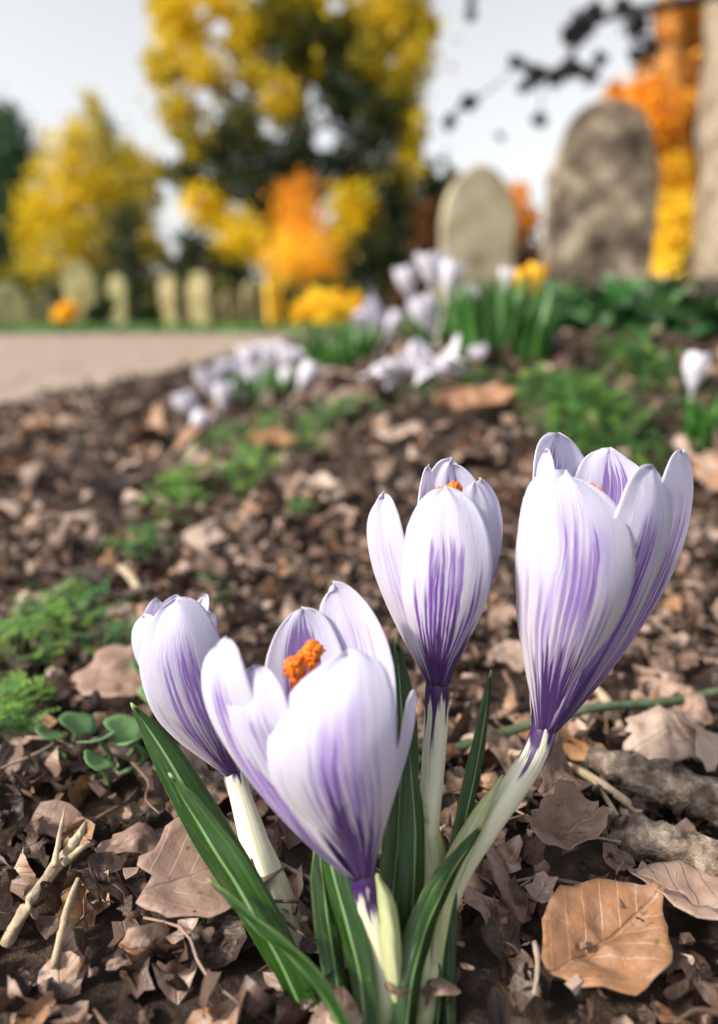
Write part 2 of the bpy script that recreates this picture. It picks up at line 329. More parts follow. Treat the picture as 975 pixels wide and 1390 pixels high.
def litter():
    mb = MB(); protos = {}
    for lv, (nr, na) in enumerate([(5, 18), (3, 12), (1, 7)]):
        protos[lv] = [dead_leaf(nr, na, 1, random.uniform(.45, 1.35), k + 100 * lv) for k in range(60)]
    def scatter(n, y0, y1, spread, smin, smax, lv, zup, tilt, pw=1.6):
        for _ in range(n):
            y = y0 + (y1 - y0) * random.random() ** .75; x = (random.random() * 2 - 1) * spread * (y + .12)
            if on_path(x, y) > random.uniform(-.02, .08) * (1 if y > .5 else 0): continue
            s = smin + (smax - smin) * random.random() ** pw
            if s > .004 and any((x - a) ** 2 + (y - b) ** 2 < (w + s * .3) ** 2 for a, b, w in KEEP): continue
            if y < .16 and abs(x) < .03 and s > .014: s = .012
            v, f, uv = random.choice(protos[lv]); rm = rotm(random.gauss(0, tilt), random.gauss(0, tilt), random.uniform(0, 6.28))
            q = (v * s) @ rm.T; q[:, 2] += float(terrain(x, y)) + random.random() * zup; q[:, 0] += x; q[:, 1] += y
            t = min(max(random.gauss(.40, .27), 0), .86)
            if random.random() < .07: t = random.uniform(.88, 1.)
            mb.add(q, f, uv, np.clip(t + .05 * rng.standard_normal(len(q)), 0, 1))
    scatter(9000, .02, .45, .95, .0025, .010, 1, .007, .75)
    scatter(1500, .02, .46, .95, .007, .015, 1, .004, .35)
    scatter(420, .03, .46, .95, .011, .022, 0, .006, .45)
    scatter(6500, .38, 1.5, .85, .007, .022, 1, .009, .5)
    scatter(1500, .36, 1.6, .85, .018, .045, 0, .014, .32)
    scatter(3400, 1.4, 5.2, .75, .02, .06, 2, .012, .4)
    tag(mb.build('leaf_litter', M['litter']), 'brown broken dead leaves covering the soil under the crocuses', 'leaf litter', kind='stuff')
    # crumbs of bark and soil
    mb = MB()
    for _ in range(2600):
        y = .02 + .62 * random.random() ** .8; x = (random.random() * 2 - 1) * .9 * (y + .12); s = random.uniform(.0005, .0016)
        v = rng.standard_normal((8, 3)); cube = np.array([(i, j, k) for i in (-1, 1) for j in (-1, 1) for k in (-1, 1)], float)
        q = (cube * .6 + v * .18) * s * np.array([random.uniform(.6, 2.2), 1, random.uniform(.4, .9)]); q = q @ rotm(random.gauss(0, .5), random.gauss(0, .5), random.uniform(0, 6.28)).T
        q += np.array([x, y, float(terrain(x, y)) + random.random() * .007])
        mb.add(q, [(0, 1, 3, 2), (4, 6, 7, 5), (0, 4, 5, 1), (2, 3, 7, 6), (0, 2, 6, 4), (1, 5, 7, 3)], None, random.random() * .75)
    tag(mb.build('bark_crumbs', M['litter'], smooth=False), 'small crumbs of bark and soil strewn between the dead leaves', 'bark crumbs', kind='stuff')
litter()
def fibres():
    mb = MB()
    for _ in range(420):
        y = .04 + .5 * random.random(); x = (random.random() * 2 - 1) * .85 * (y + .12); a = random.uniform(0, 6.3); L = random.uniform(.008, .035); z = float(terrain(x, y)) + random.uniform(.002, .009)
        p = [np.array([x, y, z])]
        for k in range(3): a += random.gauss(0, .5); p.append(p[-1] + np.array([math.cos(a), math.sin(a), random.gauss(0, .12)]) * L / 3)
        r = random.uniform(.00015, .0006); tube(mb, np.array(p), np.array([r, r, r * .8, r * .4]), 5, 8, random.uniform(.3, .85), .3)
    tag(mb.build('rootlets', M['litter']), 'thin dry rootlets and fibres caught between the dead leaves', 'rootlets', kind='stuff')
fibres()
# ------------------------------------------------------------------ single dead leaves that stand out
def big_leaf(px, py, wpx, tone, label, seed, tilt=(0, 0, 0), curl=.6, up=.004, mat='litter', asp=1.):
    g = G(px, py); D = float(np.dot(g - CAM, FW)); s = wpx * D / FPX
    v, f, uv = dead_leaf(9, 36, s, curl, seed, plain=tone > .92 or seed == 11); v = v * np.array([1, asp, 1]); q = v @ rotm(*tilt).T + g + np.array([0, 0, up])
    q[:, 2] = np.maximum(q[:, 2], terrain(q[:, 0], q[:, 1]) + .001)
    mb = MB(); mb.add(q, f, uv, tone); o = mb.build('dead_leaf', M[mat], origin=tuple(g), solid=.0003)
    tag(o, label, 'leaf', 'single dead leaves lying on top of the litter')
for (px, py, w, tn, lab, sd, tl, cu, up, asp) in BL: big_leaf(px, py, w, tn, lab, sd, tl, cu, up, 'litter', asp)
# ------------------------------------------------------------------ sticks
def stick(name, pts, label, cat, mat, rough=.3, seg=30, forks=(), lift=0):
    """pts: (px,py,radius px, height above ground mm)"""
    def conv(ps):
        C = []; rr = []
        for (px, py, r, h) in ps:
            g = G(px, py); D = float(np.dot(g - CAM, FW)); C.append(g + np.array([0, 0, h / 1000])); rr.append(r * D / FPX)
        return np.array(C), np.array(rr)
    mb = MB(); c, r = conv(pts); tube(mb, c, r, 12, seg, .5, rough, True, px_seed(pts)); o0 = c[0]
    for fk in forks: c, r = conv(fk); tube(mb, c, r, 8, 10, .5, rough)
    tag(mb.build(name, M[mat], origin=tuple(o0)), label, cat)
def px_seed(p): return p[0][0] * .37
stick('green_twig', [(560, 1062, 6, 6), (690, 1030, 6.5, 9), (800, 1003, 6, 10), (900, 988, 6, 9), (1010, 962, 5, 8), (1090, 950, 5, 8)], 'long green grey twig lying across the litter behind the right crocus stem', 'twig', 'green_twig', .15, 40)
stick('bark_log', [(800, 1062, 16, 8), (850, 1086, 23, 8), (910, 1110, 28, 9), (985, 1140, 30, 9), (1060, 1170, 28, 9)], 'thick grey bark covered stick at right above the cut stick', 'stick', 'bark_stick', .35, 36)
stick('cut_stick', [(838, 1172, 20, 9), (844, 1176, 28, 9), (900, 1194, 28, 9), (985, 1220, 26, 9), (1060, 1240, 26, 9)], 'pale broken stick with a dark cut end at the right edge', 'stick', 'bark_stick', .3, 36)
stick('dry_twig', [(690, 1052, 5, 7), (745, 1068, 5, 8), (800, 1092, 5.5, 8), (868, 1128, 6, 5)], 'thin pale brown twig running behind the right crocus stem towards the bark log', 'twig', 'pale_stalk', .25, 26, [[(800, 1092, 3.5, 8), (830, 1128, 3, 6), (850, 1150, 2, 4)]])
stick('dry_stalk', [(10, 1300, 8, 3), (45, 1258, 8, 6), (85, 1215, 9, 8), (110, 1185, 6, 9), (122, 1166, 2, 10)], 'forked straw coloured stalk at the lower left corner', 'stalk', 'pale_stalk', .5, 28, [[(90, 1215, 6, 8), (118, 1198, 4, 9), (132, 1192, 1.5, 9)], [(80, 1218, 5, 8), (88, 1190, 3, 11), (96, 1160, 1, 13)]])
stick('straw', [(75, 1330, 5, 3), (95, 1270, 5.5, 6), (112, 1228, 4, 7)], 'smooth pale straw beside the forked stalk', 'straw', 'pale_stalk', .15, 18)
stick('pale_splinter', [(805, 955, 4, 6), (820, 975, 7, 6), (842, 1000, 5, 3)], 'short pale splinter above the green twig at right', 'splinter', 'pale_stalk', .2, 12)
stick('short_twig', [(165, 785, 4, 6), (180, 802, 6, 6), (196, 826, 4, 4)], 'short pale twig above the left crocus', 'twig', 'pale_stalk', .2, 12)
stick('red_stem_piece', [(652, 1165, 6, 8), (668, 1200, 9, 7), (690, 1240, 12, 5), (712, 1270, 13, 3)], 'red brown curled stem piece right of the folded green leaf', 'stem', 'litter', .4, 18)
# ------------------------------------------------------------------ crocus flowers
def width_profile(v, tip=2.3):
    a = .15 + .85 * np.sin(np.clip(v / .60, 0, 1) * math.pi / 2) ** 1.35
    b = np.sqrt(np.clip(1 - np.clip((v - .60) / .40, 0, 1) ** tip, 0, 1))
    return np.where(v < .60, a, b)
def petal(par, base, bel, tip, w, phi, D, ax, low=None, feather=.8, wash=.6, throat=1., seed=0, frame=None, mm=1., tipw=2.6, r0=2.15, rise=0., nu=21, nv=34, mat='petal', cupk=1.):
    e1, e2, a = frame; k = D / FPX
    def Q(p): return P(p[0], p[1], D) + e2 * (p[2] if len(p) > 2 else 0) * .001 * mm
    rad = math.cos(R(phi)) * e1 + math.sin(R(phi)) * e2; tan = nrm(np.cross(a, rad))
    b0 = P(base[0], base[1], D); B = b0 + rad * r0 * .001 * mm; Be = Q(bel); Ti = Q(tip)
    if low is None: Lo = B + (Be - B) * .48 - rad * .0006 * mm
    else: Lo = Q(low)
    vs = np.array([0, .3, .62, 1.])
    def lag(v):
        r_ = 0
        for i, p in enumerate((B, Lo, Be, Ti)):
            l = 1
            for j in range(4):
                if j != i: l *= (v - vs[j]) / (vs[i] - vs[j])
            r_ = r_ + l * p
        return r_
    rnd = random.Random(seed * 31 + 5); wav = [rnd.uniform(-1, 1) for _ in range(4)]
    v = 1 - (1 - np.linspace(0, 1, nv)) ** 1.35; u = np.linspace(-1, 1, nu); V = []; UVs = []
    W = width_profile(v, tipw) * w * k
    C = np.array([lag(x) for x in v]); axis0 = b0
    for j in range(nv):
        rl = C[j] - axis0; rr = np.linalg.norm(rl - a * np.dot(rl, a)); Rc = (1 + .7 * v[j] ** 3) * max(rr * 1.05, w * k * .62 * (.35 + .65 * min(1, v[j] / .5)), .0012 * mm) * cupk
        for i in range(nu):
            s = W[j] * u[i] * (1 + .045 * v[j] * mnoise.noise(Vector((v[j] * 7, seed * 2.3, 1 if u[i] > 0 else 5))) + .02 * v[j] * mnoise.noise(Vector((v[j] * 26, seed, 2 if u[i] > 0 else 6)))); th = max(-1.45, min(1.45, s / Rc)); ex = s - th * Rc
            p = C[j] + tan * (Rc * math.sin(th) + ex * .3) - rad * (Rc * (1 - math.cos(th)))
            rip = .00035 * mm * (wav[0] * math.sin(u[i] * 4 + wav[1] * 3 + v[j] * 3) * v[j] + wav[2] * math.sin(u[i] * 7 + v[j] * 6) * .6 * v[j] ** 3)
            rip += -.0007 * mm * math.exp(-(u[i] / .16) ** 2) * .35 * (1 - v[j])
            p = p + rad * rip + a * ((.0006 * mm * wav[3] * math.sin(u[i] * 5 + seed) + .0007 * mm * mnoise.noise(Vector((u[i] * 4, seed * 1.7, 3)))) * v[j] ** 6)
            p = p + rad * (.0007 * mm * mnoise.noise(Vector((u[i] * 1.6 + seed, v[j] * 3, seed))) * v[j])
            V.append(p); UVs.append(((u[i] + 1) / 2, v[j]))
    mb = MB(); mb.add(V, grid_faces(nu, nv), UVs); o = mb.build('petal', M[mat], par, solid=.00022 * mm)
    o['feather'] = float(feather); o['wash'] = float(wash); o['throat'] = float(throat); o['seed'] = float(seed * 3.7); o['rise'] = float(rise)
    return o
def frame_of(base, top, D, D2=None):
    a = nrm(P(*top, D2 or D) - P(*base, D)); e1 = nrm(RT - a * np.dot(RT, a)); e2 = -FW; e2 = e2 - a * np.dot(e2, a); e2 = nrm(e2 - e1 * np.dot(e2, e1)); return e1, e2, a
def stem(par, pts, violet, seed):
    mb = MB(); c = [P(x, y, d) for x, y, d, r in pts]; rr = [r * d / FPX for x, y, d, r in pts]; tube(mb, np.array(c), np.array(rr), 16, 40, .5, .05, True, seed)
    o = mb.build('stem', M['stem'], par); o['violet'] = violet; o['seed'] = float(seed); return o
def blade(par, pts, w, name='leaf', mat='blade', roll=0., keel=.35, nseg=34, nu=9, seed=1, tipk=1.6, wid=None, name_label=None):
    """pts from base to tip: (px,py,D); w half width px"""
    c = catmull([P(*p) for p in pts], nseg); d = catmull([[p[2]] for p in pts], nseg)[:, 0]; tg = np.gradient(c, axis=0); V = []; UVs = []
    for j in range(nseg):
        v = j / (nseg - 1); t = nrm(tg[j]); s0 = nrm(np.cross(t, -FW)); n0 = np.cross(s0, t)
        s1 = s0 * math.cos(R(roll)) + n0 * math.sin(R(roll)); n1 = nrm(np.cross(s1, t))
        ww = w * .86 * d[j] / FPX * (.72 + .28 * math.sin(min(v / .5, 1) * math.pi / 2)) * (max(0, 1 - v ** 5) ** .75 if tipk == 0 else max(0, 1 - max(0, (v - .45) / .55) ** tipk) ** .9) + 1e-5
        for i in range(nu):
            u = 2 * i / (nu - 1) - 1
            V.append(c[j] + s1 * u * ww - n1 * (abs(u) ** 1.3) * ww * keel + n1 * .00015 * math.sin(v * 23 + u * 5)); UVs.append(((u + 1) / 2, v))
    mb = MB(); mb.add(V, grid_faces(nu, nseg), UVs); o = mb.build(name, M[mat], par, solid=.0004); o['seed'] = float(seed); return o
def stigma(par, blobs, D):
    mb = MB()
    for (px, py, dz, r) in blobs:
        c = P(px, py, D - dz * .001); rr = r * D / FPX; V = []; nu, nv = 44, 28
        for j in range(nv):
            for i in range(nu):
                th = math.pi * j / (nv - 1); ph = 2 * math.pi * i / nu; d = np.array([math.sin(th) * math.cos(ph), math.sin(th) * math.sin(ph), math.cos(th)])
                q = rr * (.85 + .30 * abs(mnoise.noise(Vector(d * 7 + np.array([px, 9, 0])))) + .14 * mnoise.noise(Vector(d * 17)) + .42 * mnoise.noise(Vector(d * 3.4 + np.array([px, 0, 0]))) + .22 * mnoise.noise(Vector(d * 9 + np.array([px, 3, 0]))))
                V.append(c + d * q * np.array([1, .9, 1.05]))
        F = [(j * nu + i, j * nu + (i + 1) % nu, (j + 1) * nu + (i + 1) % nu, (j + 1) * nu + i) for j in range(nv - 1) for i in range(nu)]
        mb.add(V, F)
        tube(mb, np.array([c, c - UP * .012]), np.array([rr * .5, rr * .3]), 8, 6)
    return mb.build('stigma', M['stigma'], par)
GC = 'striped crocuses flowering in the front clump'
# --- right crocus
def gz(px, py):
    g = G(px, py); return tuple(float(q) for q in g)
D = .150; base = (739, 992); fr = frame_of(base, (812, 615), D)
Rr = empty('crocus', gz(575, 1372), 'tallest and widest striped crocus, at the right of the front clump, cup half open', 'crocus', GC)
k = dict(par=Rr, base=base, D=D, ax=None, frame=fr)
petal(bel=(759, 770, 12.5), tip=(752, 645, 8), w=82, phi=99, feather=.78, wash=1.1, throat=1.25, seed=1, low=(746, 885, 7.5), **k)
petal(bel=(752, 745, -7), tip=(772, 583, -8), w=84, phi=238, feather=1.3, wash=.6, seed=2, rise=.14, low=(735, 870, -4), **k)
petal(bel=(848, 758, 9), tip=(868, 636, 6), w=58, phi=62, feather=1.15, wash=.5, throat=1.1, seed=3, low=(803, 880, 6), **k)
petal(bel=(842, 745, -7), tip=(848, 606, -9), w=72, phi=285, feather=1.5, wash=.4, seed=4, rise=.14, low=(795, 870, -4), **k)
petal(bel=(904, 758, 1), tip=(922, 613, 1), w=66, phi=46, feather=1.05, wash=.5, throat=.9, seed=5, low=(838, 884, 1), **k)
petal(bel=(722, 755, 3), tip=(742, 611, 1), w=46, phi=165, feather=.85, wash=.5, seed=6, rise=.14, low=(725, 876, 1), **k)
stigma(Rr, [(801, 664, 0, 8), (812, 672, -3, 9)], D)
stem(Rr, [(745, 965, .150, 9), (739, 990, .150, 16.5), (727, 1022, .150, 17.5), (700, 1066, .149, 18), (660, 1125, .147, 17.5), (622, 1190, .144, 15), (596, 1270, .139, 14), (572, 1400, .130, 14)], .22, 3)
blade(Rr, [(585, 1330, .134), (602, 1215, .139), (638, 1128, .143), (683, 1052, .1455)], 17, 'spathe', 'spathe', 25, .5, seed=3)
# --- middle crocus
D = .151; base = (594, 930); fr = frame_of(base, (614, 625), D)
Mm = empty('crocus', gz(573, 1365), 'narrow upright striped crocus in the middle, one outer petal splayed left', 'crocus', GC)
k = dict(par=Mm, base=base, D=D, ax=None, frame=fr)
petal(bel=(596, 775, 12), tip=(600, 663, 7), w=60, phi=97, feather=1.15, wash=.35, throat=1.6, seed=11, low=(592, 855, 8.2), **k)
petal(bel=(527, 776, 3), tip=(520, 673, 4), w=37, phi=135, feather=.5, wash=.4, throat=.8, seed=12, low=(556, 862, 2), **k)
petal(bel=(662, 765, 4), tip=(650, 652, 3), w=60, phi=38, feather=.95, wash=.9, throat=1.8, seed=13, low=(630, 860, 3.5), **k)
petal(bel=(572, 765, -4), tip=(583, 633, -2), w=46, phi=205, feather=1.5, wash=.4, seed=14, rise=.14, **k)
petal(bel=(622, 755, -9), tip=(618, 622, -7), w=56, phi=275, feather=1.5, wash=.5, seed=15, rise=.14, **k)
petal(bel=(638, 768, 7), tip=(638, 658, 6), w=42, phi=64, feather=.8, wash=.7, throat=1.5, seed=16, low=(620, 858, 3.5), **k)
stigma(Mm, [(599, 671, 2, 10), (616, 666, 0, 11)], D)
stem(Mm, [(595, 905, .151, 8), (594, 930, .151, 16), (593, 965, .151, 16.5), (588, 1040, .149, 16), (582, 1110, .147, 15.5), (577, 1200, .143, 15), (573, 1390, .131, 14)], .24, 8)
blade(Mm, [(583, 1290, .137), (588, 1210, .141), (583, 1140, .144), (572, 1085, .1455)], 23, 'spathe', 'spathe', 10, .9, seed=5)
# --- front crocus
D = .131; base = (492, 1188); fr = frame_of(base, (410, 850), D)
Ff = empty('crocus', gz(528, 1385), 'nearest striped crocus, cup open to the upper left with bright orange stigma inside', 'crocus', GC)
k = dict(par=Ff, base=base, D=D, ax=None, frame=fr)
petal(bel=(453, 1005, 13), tip=(474, 877, 7), w=92, phi=92, feather=.72, wash=1.1, throat=1.5, seed=21, low=(474, 1100, 7.5), **k)
petal(bel=(318, 985, 3), tip=(312, 864, 4), w=66, phi=136, feather=1.1, wash=.6, throat=1.2, seed=22, low=(391, 1100, 3), **k)
petal(bel=(372, 1000, 8), tip=(352, 897, 5), w=54, phi=118, feather=1.2, wash=.6, throat=1.3, seed=23, low=(428, 1098, 5), **k)
petal(bel=(420, 985, -8), tip=(404, 837, -10), w=68, phi=262, feather=2.0, wash=.4, seed=24, rise=.14, **k)
petal(bel=(492, 960, -8), tip=(452, 803, -11), w=62, phi=290, feather=.8, wash=.5, seed=25, rise=.14, **k)
petal(bel=(551, 1030, -3), tip=(562, 943, -2), w=34, phi=22, feather=.5, wash=.15, throat=.8, seed=26, low=(525, 1112, -1), **k)
stigma(Ff, [(400, 906, 2, 14.5), (425, 884, -1, 14.5), (412, 894, -2, 11)], D)
stem(Ff, [(488, 1160, .131, 9), (493, 1186, .131, 18.5), (502, 1225, .131, 20), (516, 1290, .1305, 22), (528, 1410, .128, 22)], .38, 12)
blade(Ff, [(540, 1390, .126), (536, 1310, .127), (529, 1240, .128), (512, 1186, .129)], 15, 'spathe', 'spathe', -15, .8, seed=7, tipk=2.4)
# --- left crocus
D = .168; base = (318, 1052); fr = frame_of(base, (236, 815), D)
Ll = empty('crocus', gz(425, 1345), 'left striped crocus leaning left, nearly closed, on a thick white stem', 'crocus', GC)
k = dict(par=Ll, base=base, D=D, ax=None, frame=fr, mm=.85)
petal(bel=(270, 915, 13), tip=(250, 808, 9), w=59, phi=76, feather=.9, wash=.75, throat=1.2, seed=31, low=(294, 990, 8), **k)
petal(bel=(218, 915, 5), tip=(203, 832, 5), w=44, phi=128, feather=.8, wash=.25, throat=.6, seed=32, low=(262, 993, 2), **k)
petal(bel=(290, 928, 2), tip=(284, 830, 2), w=42, phi=30, feather=.7, wash=.6, throat=1.1, seed=33, **k)
petal(bel=(240, 910, -11), tip=(228, 816, -10), w=52, phi=265, feather=.7, wash=.4, seed=34, rise=.14, **k)
petal(bel=(214, 915, -5), tip=(208, 816, -4), w=40, phi=200, feather=.9, wash=.4, seed=35, rise=.14, **k)
petal(bel=(270, 915, -6), tip=(272, 812, -6), w=45, phi=320, feather=.7, wash=.4, seed=36, rise=.14, **k)
stem(Ll, [(312, 1030, .168, 8), (318, 1052, .168, 14.5), (328, 1085, .166, 15), (348, 1150, .161, 20), (376, 1222, .155, 25), (402, 1285, .149, 22), (430, 1370, .140, 20)], .17, 17)
# --- green leaves of the clump (each with the crocus it grows beside)
blade(Ll, [(415, 1360, .137), (352, 1240, .142), (285, 1130, .147), (225, 1025, .151), (178, 954, .154)], 30, roll=-18, seed=11, tipk=2.)
blade(Ll, [(425, 1400, .128), (372, 1290, .131), (318, 1195, .135), (268, 1115, .139), (230, 1049, .142)], 33, roll=22, seed=12, tipk=2.)
blade(Ff, [(480, 1420, .118), (415, 1320, .122), (345, 1258, .126), (283, 1193, .130)], 22, roll=40, seed=13, tipk=2.)
blade(Ff, [(500, 1420, .122), (486, 1310, .127), (462, 1220, .131), (440, 1130, .135), (430, 1085, .137)], 24, roll=25, seed=14, tipk=2.)
blade(Ff, [(470, 1410, .126), (452, 1300, .131), (438, 1200, .136), (432, 1130, .139)], 20, roll=-25, seed=15, tipk=2.)
blade(Mm, [(535, 1390, .132), (532, 1250, .138), (542, 1120, .143), (546, 980, .147), (538, 862, .150)], 27, roll=15, seed=16, tipk=2.6)
blade(Mm, [(560, 1400, .129), (556, 1290, .134), (563, 1170, .138), (560, 1075, .142), (552, 1000, .145)], 25, roll=-30, seed=17, tipk=2.)
blade(Rr, [(592, 1400, .130), (606, 1260, .138), (630, 1120, .145), (652, 1010, .150), (667, 909, .153)], 16, roll=-25, seed=18, tipk=2.2)
blade(Rr, [(548, 1410, .124), (566, 1300, .129), (602, 1205, .134), (655, 1120, .138)], 26, roll=-20, seed=19, tipk=1.8, keel=.55)
blade(Rr, [(610, 1400, .131), (606, 1310, .136), (610, 1240, .139), (618, 1180, .142)], 14, roll=20, seed=20)
def grass_blade(pts, w, label, grp='thin grass blades among the litter'):
    g = G(*pts[0][:2]); r = empty('grass_blade', tuple(g), label, 'grass blade', grp); blade(r, pts, w, 'blade', 'grass', 10, .3, 24, 5, seed=pts[0][0] * .1)
grass_blade([(268, 1345, .146), (272, 1280, .149), (281, 1225, .151), (286, 1198, .152)], 4.5, 'short green grass blade left of the broad leaf blades')
grass_blade([(262, 1350, .146), (262, 1290, .149), (270, 1245, .151), (282, 1205, .152)], 4, 'bent green grass blade leaning against the short one at lower left')
grass_blade([(870, 625, .50), (855, 595, .50), (838, 572, .50)], 6, 'small green shoot behind the right crocus, leaning left')
grass_blade([(896, 640, .50), (894, 610, .50), (890, 582, .50)], 5, 'small upright green shoot behind the right crocus')
# ------------------------------------------------------------------ background crocuses
def mini_crocus(label, grp, loc, h=.045, op=.4, lean=(0, 0), yaw=0, stemh=.04, mat='white_petal', name='crocus', cat='crocus'):
    root = empty(name, (0, 0, 0), label, cat, grp); a = np.array([0, 0, 1.]); par = root
    for kx in range(6):
        inner = kx % 2; ph = kx * 60 + yaw; rad = np.array([math.cos(R(ph)), math.sin(R(ph)), 0]); tan = np.cross(a, rad); nu, nv = 9, 14; V = []; U2 = []
        rb = h * (.24 + .12 * op) * (.85 if inner else 1); rt = h * (.08 + .45 * op) * (.8 if inner else 1); w = h * .29; hh = h * (.95 if inner else 1)
        for j in range(nv):
            v = j / (nv - 1); W = float(width_profile(np.array([v]))[0]) * w
            r_ = np.interp(v, [0, .3, .62, 1], [.0012, rb * .6, rb, rt]); Rc = max(r_ * 1.1, w * .7 * min(1, .35 + v), .0012)
            for i in range(nu):
                u = 2 * i / (nu - 1) - 1; th = max(-1.4, min(1.4, W * u / Rc))
                V.append(a * (stemh + hh * v) + rad * (r_ - Rc * (1 - math.cos(th))) + tan * Rc * math.sin(th)); U2.append(((u + 1) / 2, v))
        mb = MB(); mb.add(V, grid_faces(nu, nv), U2); o = mb.build('petal', M[mat], par, solid=.0003)
        o['feather'] = 0.; o['wash'] = .0; o['throat'] = .1; o['seed'] = float(kx + yaw)
    mb = MB(); tube(mb, np.array([[0, 0, stemh + .003], [.001, 0, stemh * .2], [0, 0, -.07]]), np.array([.0018, .0016, .0018]), 8, 8); s = mb.build('stem', M['stem'], par); s['violet'] = .0; s['seed'] = 1.
    mb = MB(); tube(mb, np.array([[0, 0, stemh + h * .3], [0, 0, stemh + h * .62], [0, 0, stemh + h * .72]]), np.array([.001, .0022, .001]), 8, 6, rough=.3); mb.build('stigma', M['stigma'], par)
    root.location = loc; root.rotation_euler = (lean[0], lean[1], 0); return root
def copy_tree(o):
    c = o.copy(); COL.objects.link(c)
    for ch in list(o.children):
        d = ch.copy(); COL.objects.link(d); d.parent = c
    return c
proto = {}
def place_crocus(px, py, base_py, hpx, label, grp, op=.4, tilt=0., mat='white_petal', name='crocus', cat='crocus'):
    """flower centre at px,py; its foot on the terrain under base_py; hpx = flower height"""
    g = G(px, base_py); D = float(np.dot(g - CAM, FW)); c = P(px, py, D); h = hpx * D / FPX
    key = (round(op, 1), mat)
    if key not in proto:
        o = mini_crocus(label, grp, (0, 0, 0), .045, op, mat=mat, name=name, cat=cat); proto[key] = o
    else:
        o = copy_tree(proto[key]); tag(o, label, cat, grp)
    s = h / .045; o.scale = (s, s, s); o.rotation_mode = 'ZYX'; o.rotation_euler = (0, tilt, random.uniform(0, 6))
    o.location = (c[0] - .0625 * s * math.sin(tilt), c[1], c[2] - .0625 * s * math.cos(tilt)); return o
g1 = 'pale crocuses in the group beside the path'
L1 = [
 (256, 552, 578, 46, 'pale crocus at the far left of the group by the path, standing apart', .5, -.5),
 (270, 576, 596, 42, 'lowest pale crocus of the group by the path, nearest the litter', .5, .5),
 (288, 520, 552, 50, 'pale open crocus on the left side of the group by the path', .9, -.3),
 (304, 540, 562, 44, 'pale crocus low in the left half of the group by the path', .5, 0.),
 (318, 508, 550, 48, 'pale crocus in the left middle of the group by the path, standing high', .9, -.1),
 (338, 490, 545, 44, 'highest pale crocus in the left half of the group by the path', .7, .05),
 (343, 518, 552, 46, 'pale crocus in the very middle of the group by the path', .5, .1),
 (366, 486, 540, 46, 'white crocus at the back of the group by the path', .9, .1),
 (390, 489, 540, 42, 'white crocus at the back right of the group by the path, petals spread', 1.1, .5),
 (392, 520, 548, 44, 'lilac white crocus above the dark leaves of the group by the path', .5, .2),
 (417, 511, 545, 42, 'rightmost pale crocus of the group by the path', .7, .6),
]
for a in L1: place_crocus(a[0], a[1], a[2], a[3], a[4], g1, a[5], a[6])
g2 = 'pale crocuses around the tall leaf tuft'
L2 = [
 (553, 384, 478, 46, 'white closed crocus at the left of the tall leaf tuft, second highest', .5, -.25),
 (588, 368, 478, 52, 'highest white crocus of the group left of the cream gravestone foot', .9, -.1),
 (612, 378, 478, 46, 'white crocus between the highest one and the leaf tuft', .7, .2),
 (634, 408, 480, 40, 'small white crocus tucked against the tall leaf tuft', .5, .3),
 (578, 428, 490, 58, 'long white crocus hanging over to the left of the leaf tuft', .5, -.45),
 (508, 434, 482, 54, 'white crocus leaning far left above the dark green tuft', .9, -.9),
 (534, 438, 482, 34, 'small white crocus beside the one leaning far left', .5, .5),
 (690, 380, 470, 34, 'white crocus just left of the two yellow flowers', .7, 0.),
 (652, 488, 508, 42, 'small white crocus low in front of the tall leaf tuft', .5, -.3),
 (748, 466, 490, 30, 'small round white crocus alone on the litter right of the leaf tuft', .5, 0.),
 (572, 492, 520, 54, 'drooping white crocus in front of the tuft, above the fallen ones', 1.1, -1.0),
 (944, 505, 592, 56, 'single lilac crocus on a long stem at the right edge', .4, .05),
]
for a in L2: place_crocus(a[0], a[1], a[2], a[3], a[4], g2, a[5], a[6])
def wilted(px, py, D, w, label, seed):
    c = G(px, py); c = c + np.array([0, 0, .018]); r = empty('wilted_crocus', tuple(c), label, 'crocus', 'wilted crocuses fallen on the litter')
    rn = random.Random(seed)
    for i in range(6):
        v, f, uv = dead_leaf(4, 14, w, .9, seed * 10 + i); v = v * np.array([1, .55, .9]) ; v[:, 0] += w * .38
        q = v @ rotm(rn.uniform(-.5, .5), rn.uniform(-.6, .1), i * 1.05 + rn.uniform(-.2, .2)).T + c
        q[:, 2] = np.maximum(q[:, 2], terrain(q[:, 0], q[:, 1]) + .003)
        mb = MB(); mb.add(q, f, uv); o = mb.build('petal', M['white_petal'], r, solid=.0003)
    mb = MB(); tube(mb, np.array([c, c + np.array([.02, .01, -.002]), c + np.array([.045, .02, -.008])]), np.array([.002, .0018, .0018]), 8, 8); s = mb.build('stem', M['stem'], r); s['violet'] = .0; s['seed'] = 2.
wilted(532, 535, .6, .036, 'wilted white crocus collapsed on the litter, the left one of the pair', 5)
wilted(598, 530, .6, .036, 'wilted white crocus collapsed on the litter beside the long tan leaf', 8)
g3 = 'two yellow flowers behind the leaf tuft'
place_crocus(708, 384, 470, 40, 'yellow flower beside the small white crocus', g3, .5, -.1, mat='yellow_petal', name='yellow_crocus', cat='crocus')
place_crocus(728, 381, 470, 46, 'yellow flower on the right of its pair, above the leaf tuft', g3, .5, .1, mat='yellow_petal', name='yellow_crocus', cat='crocus')
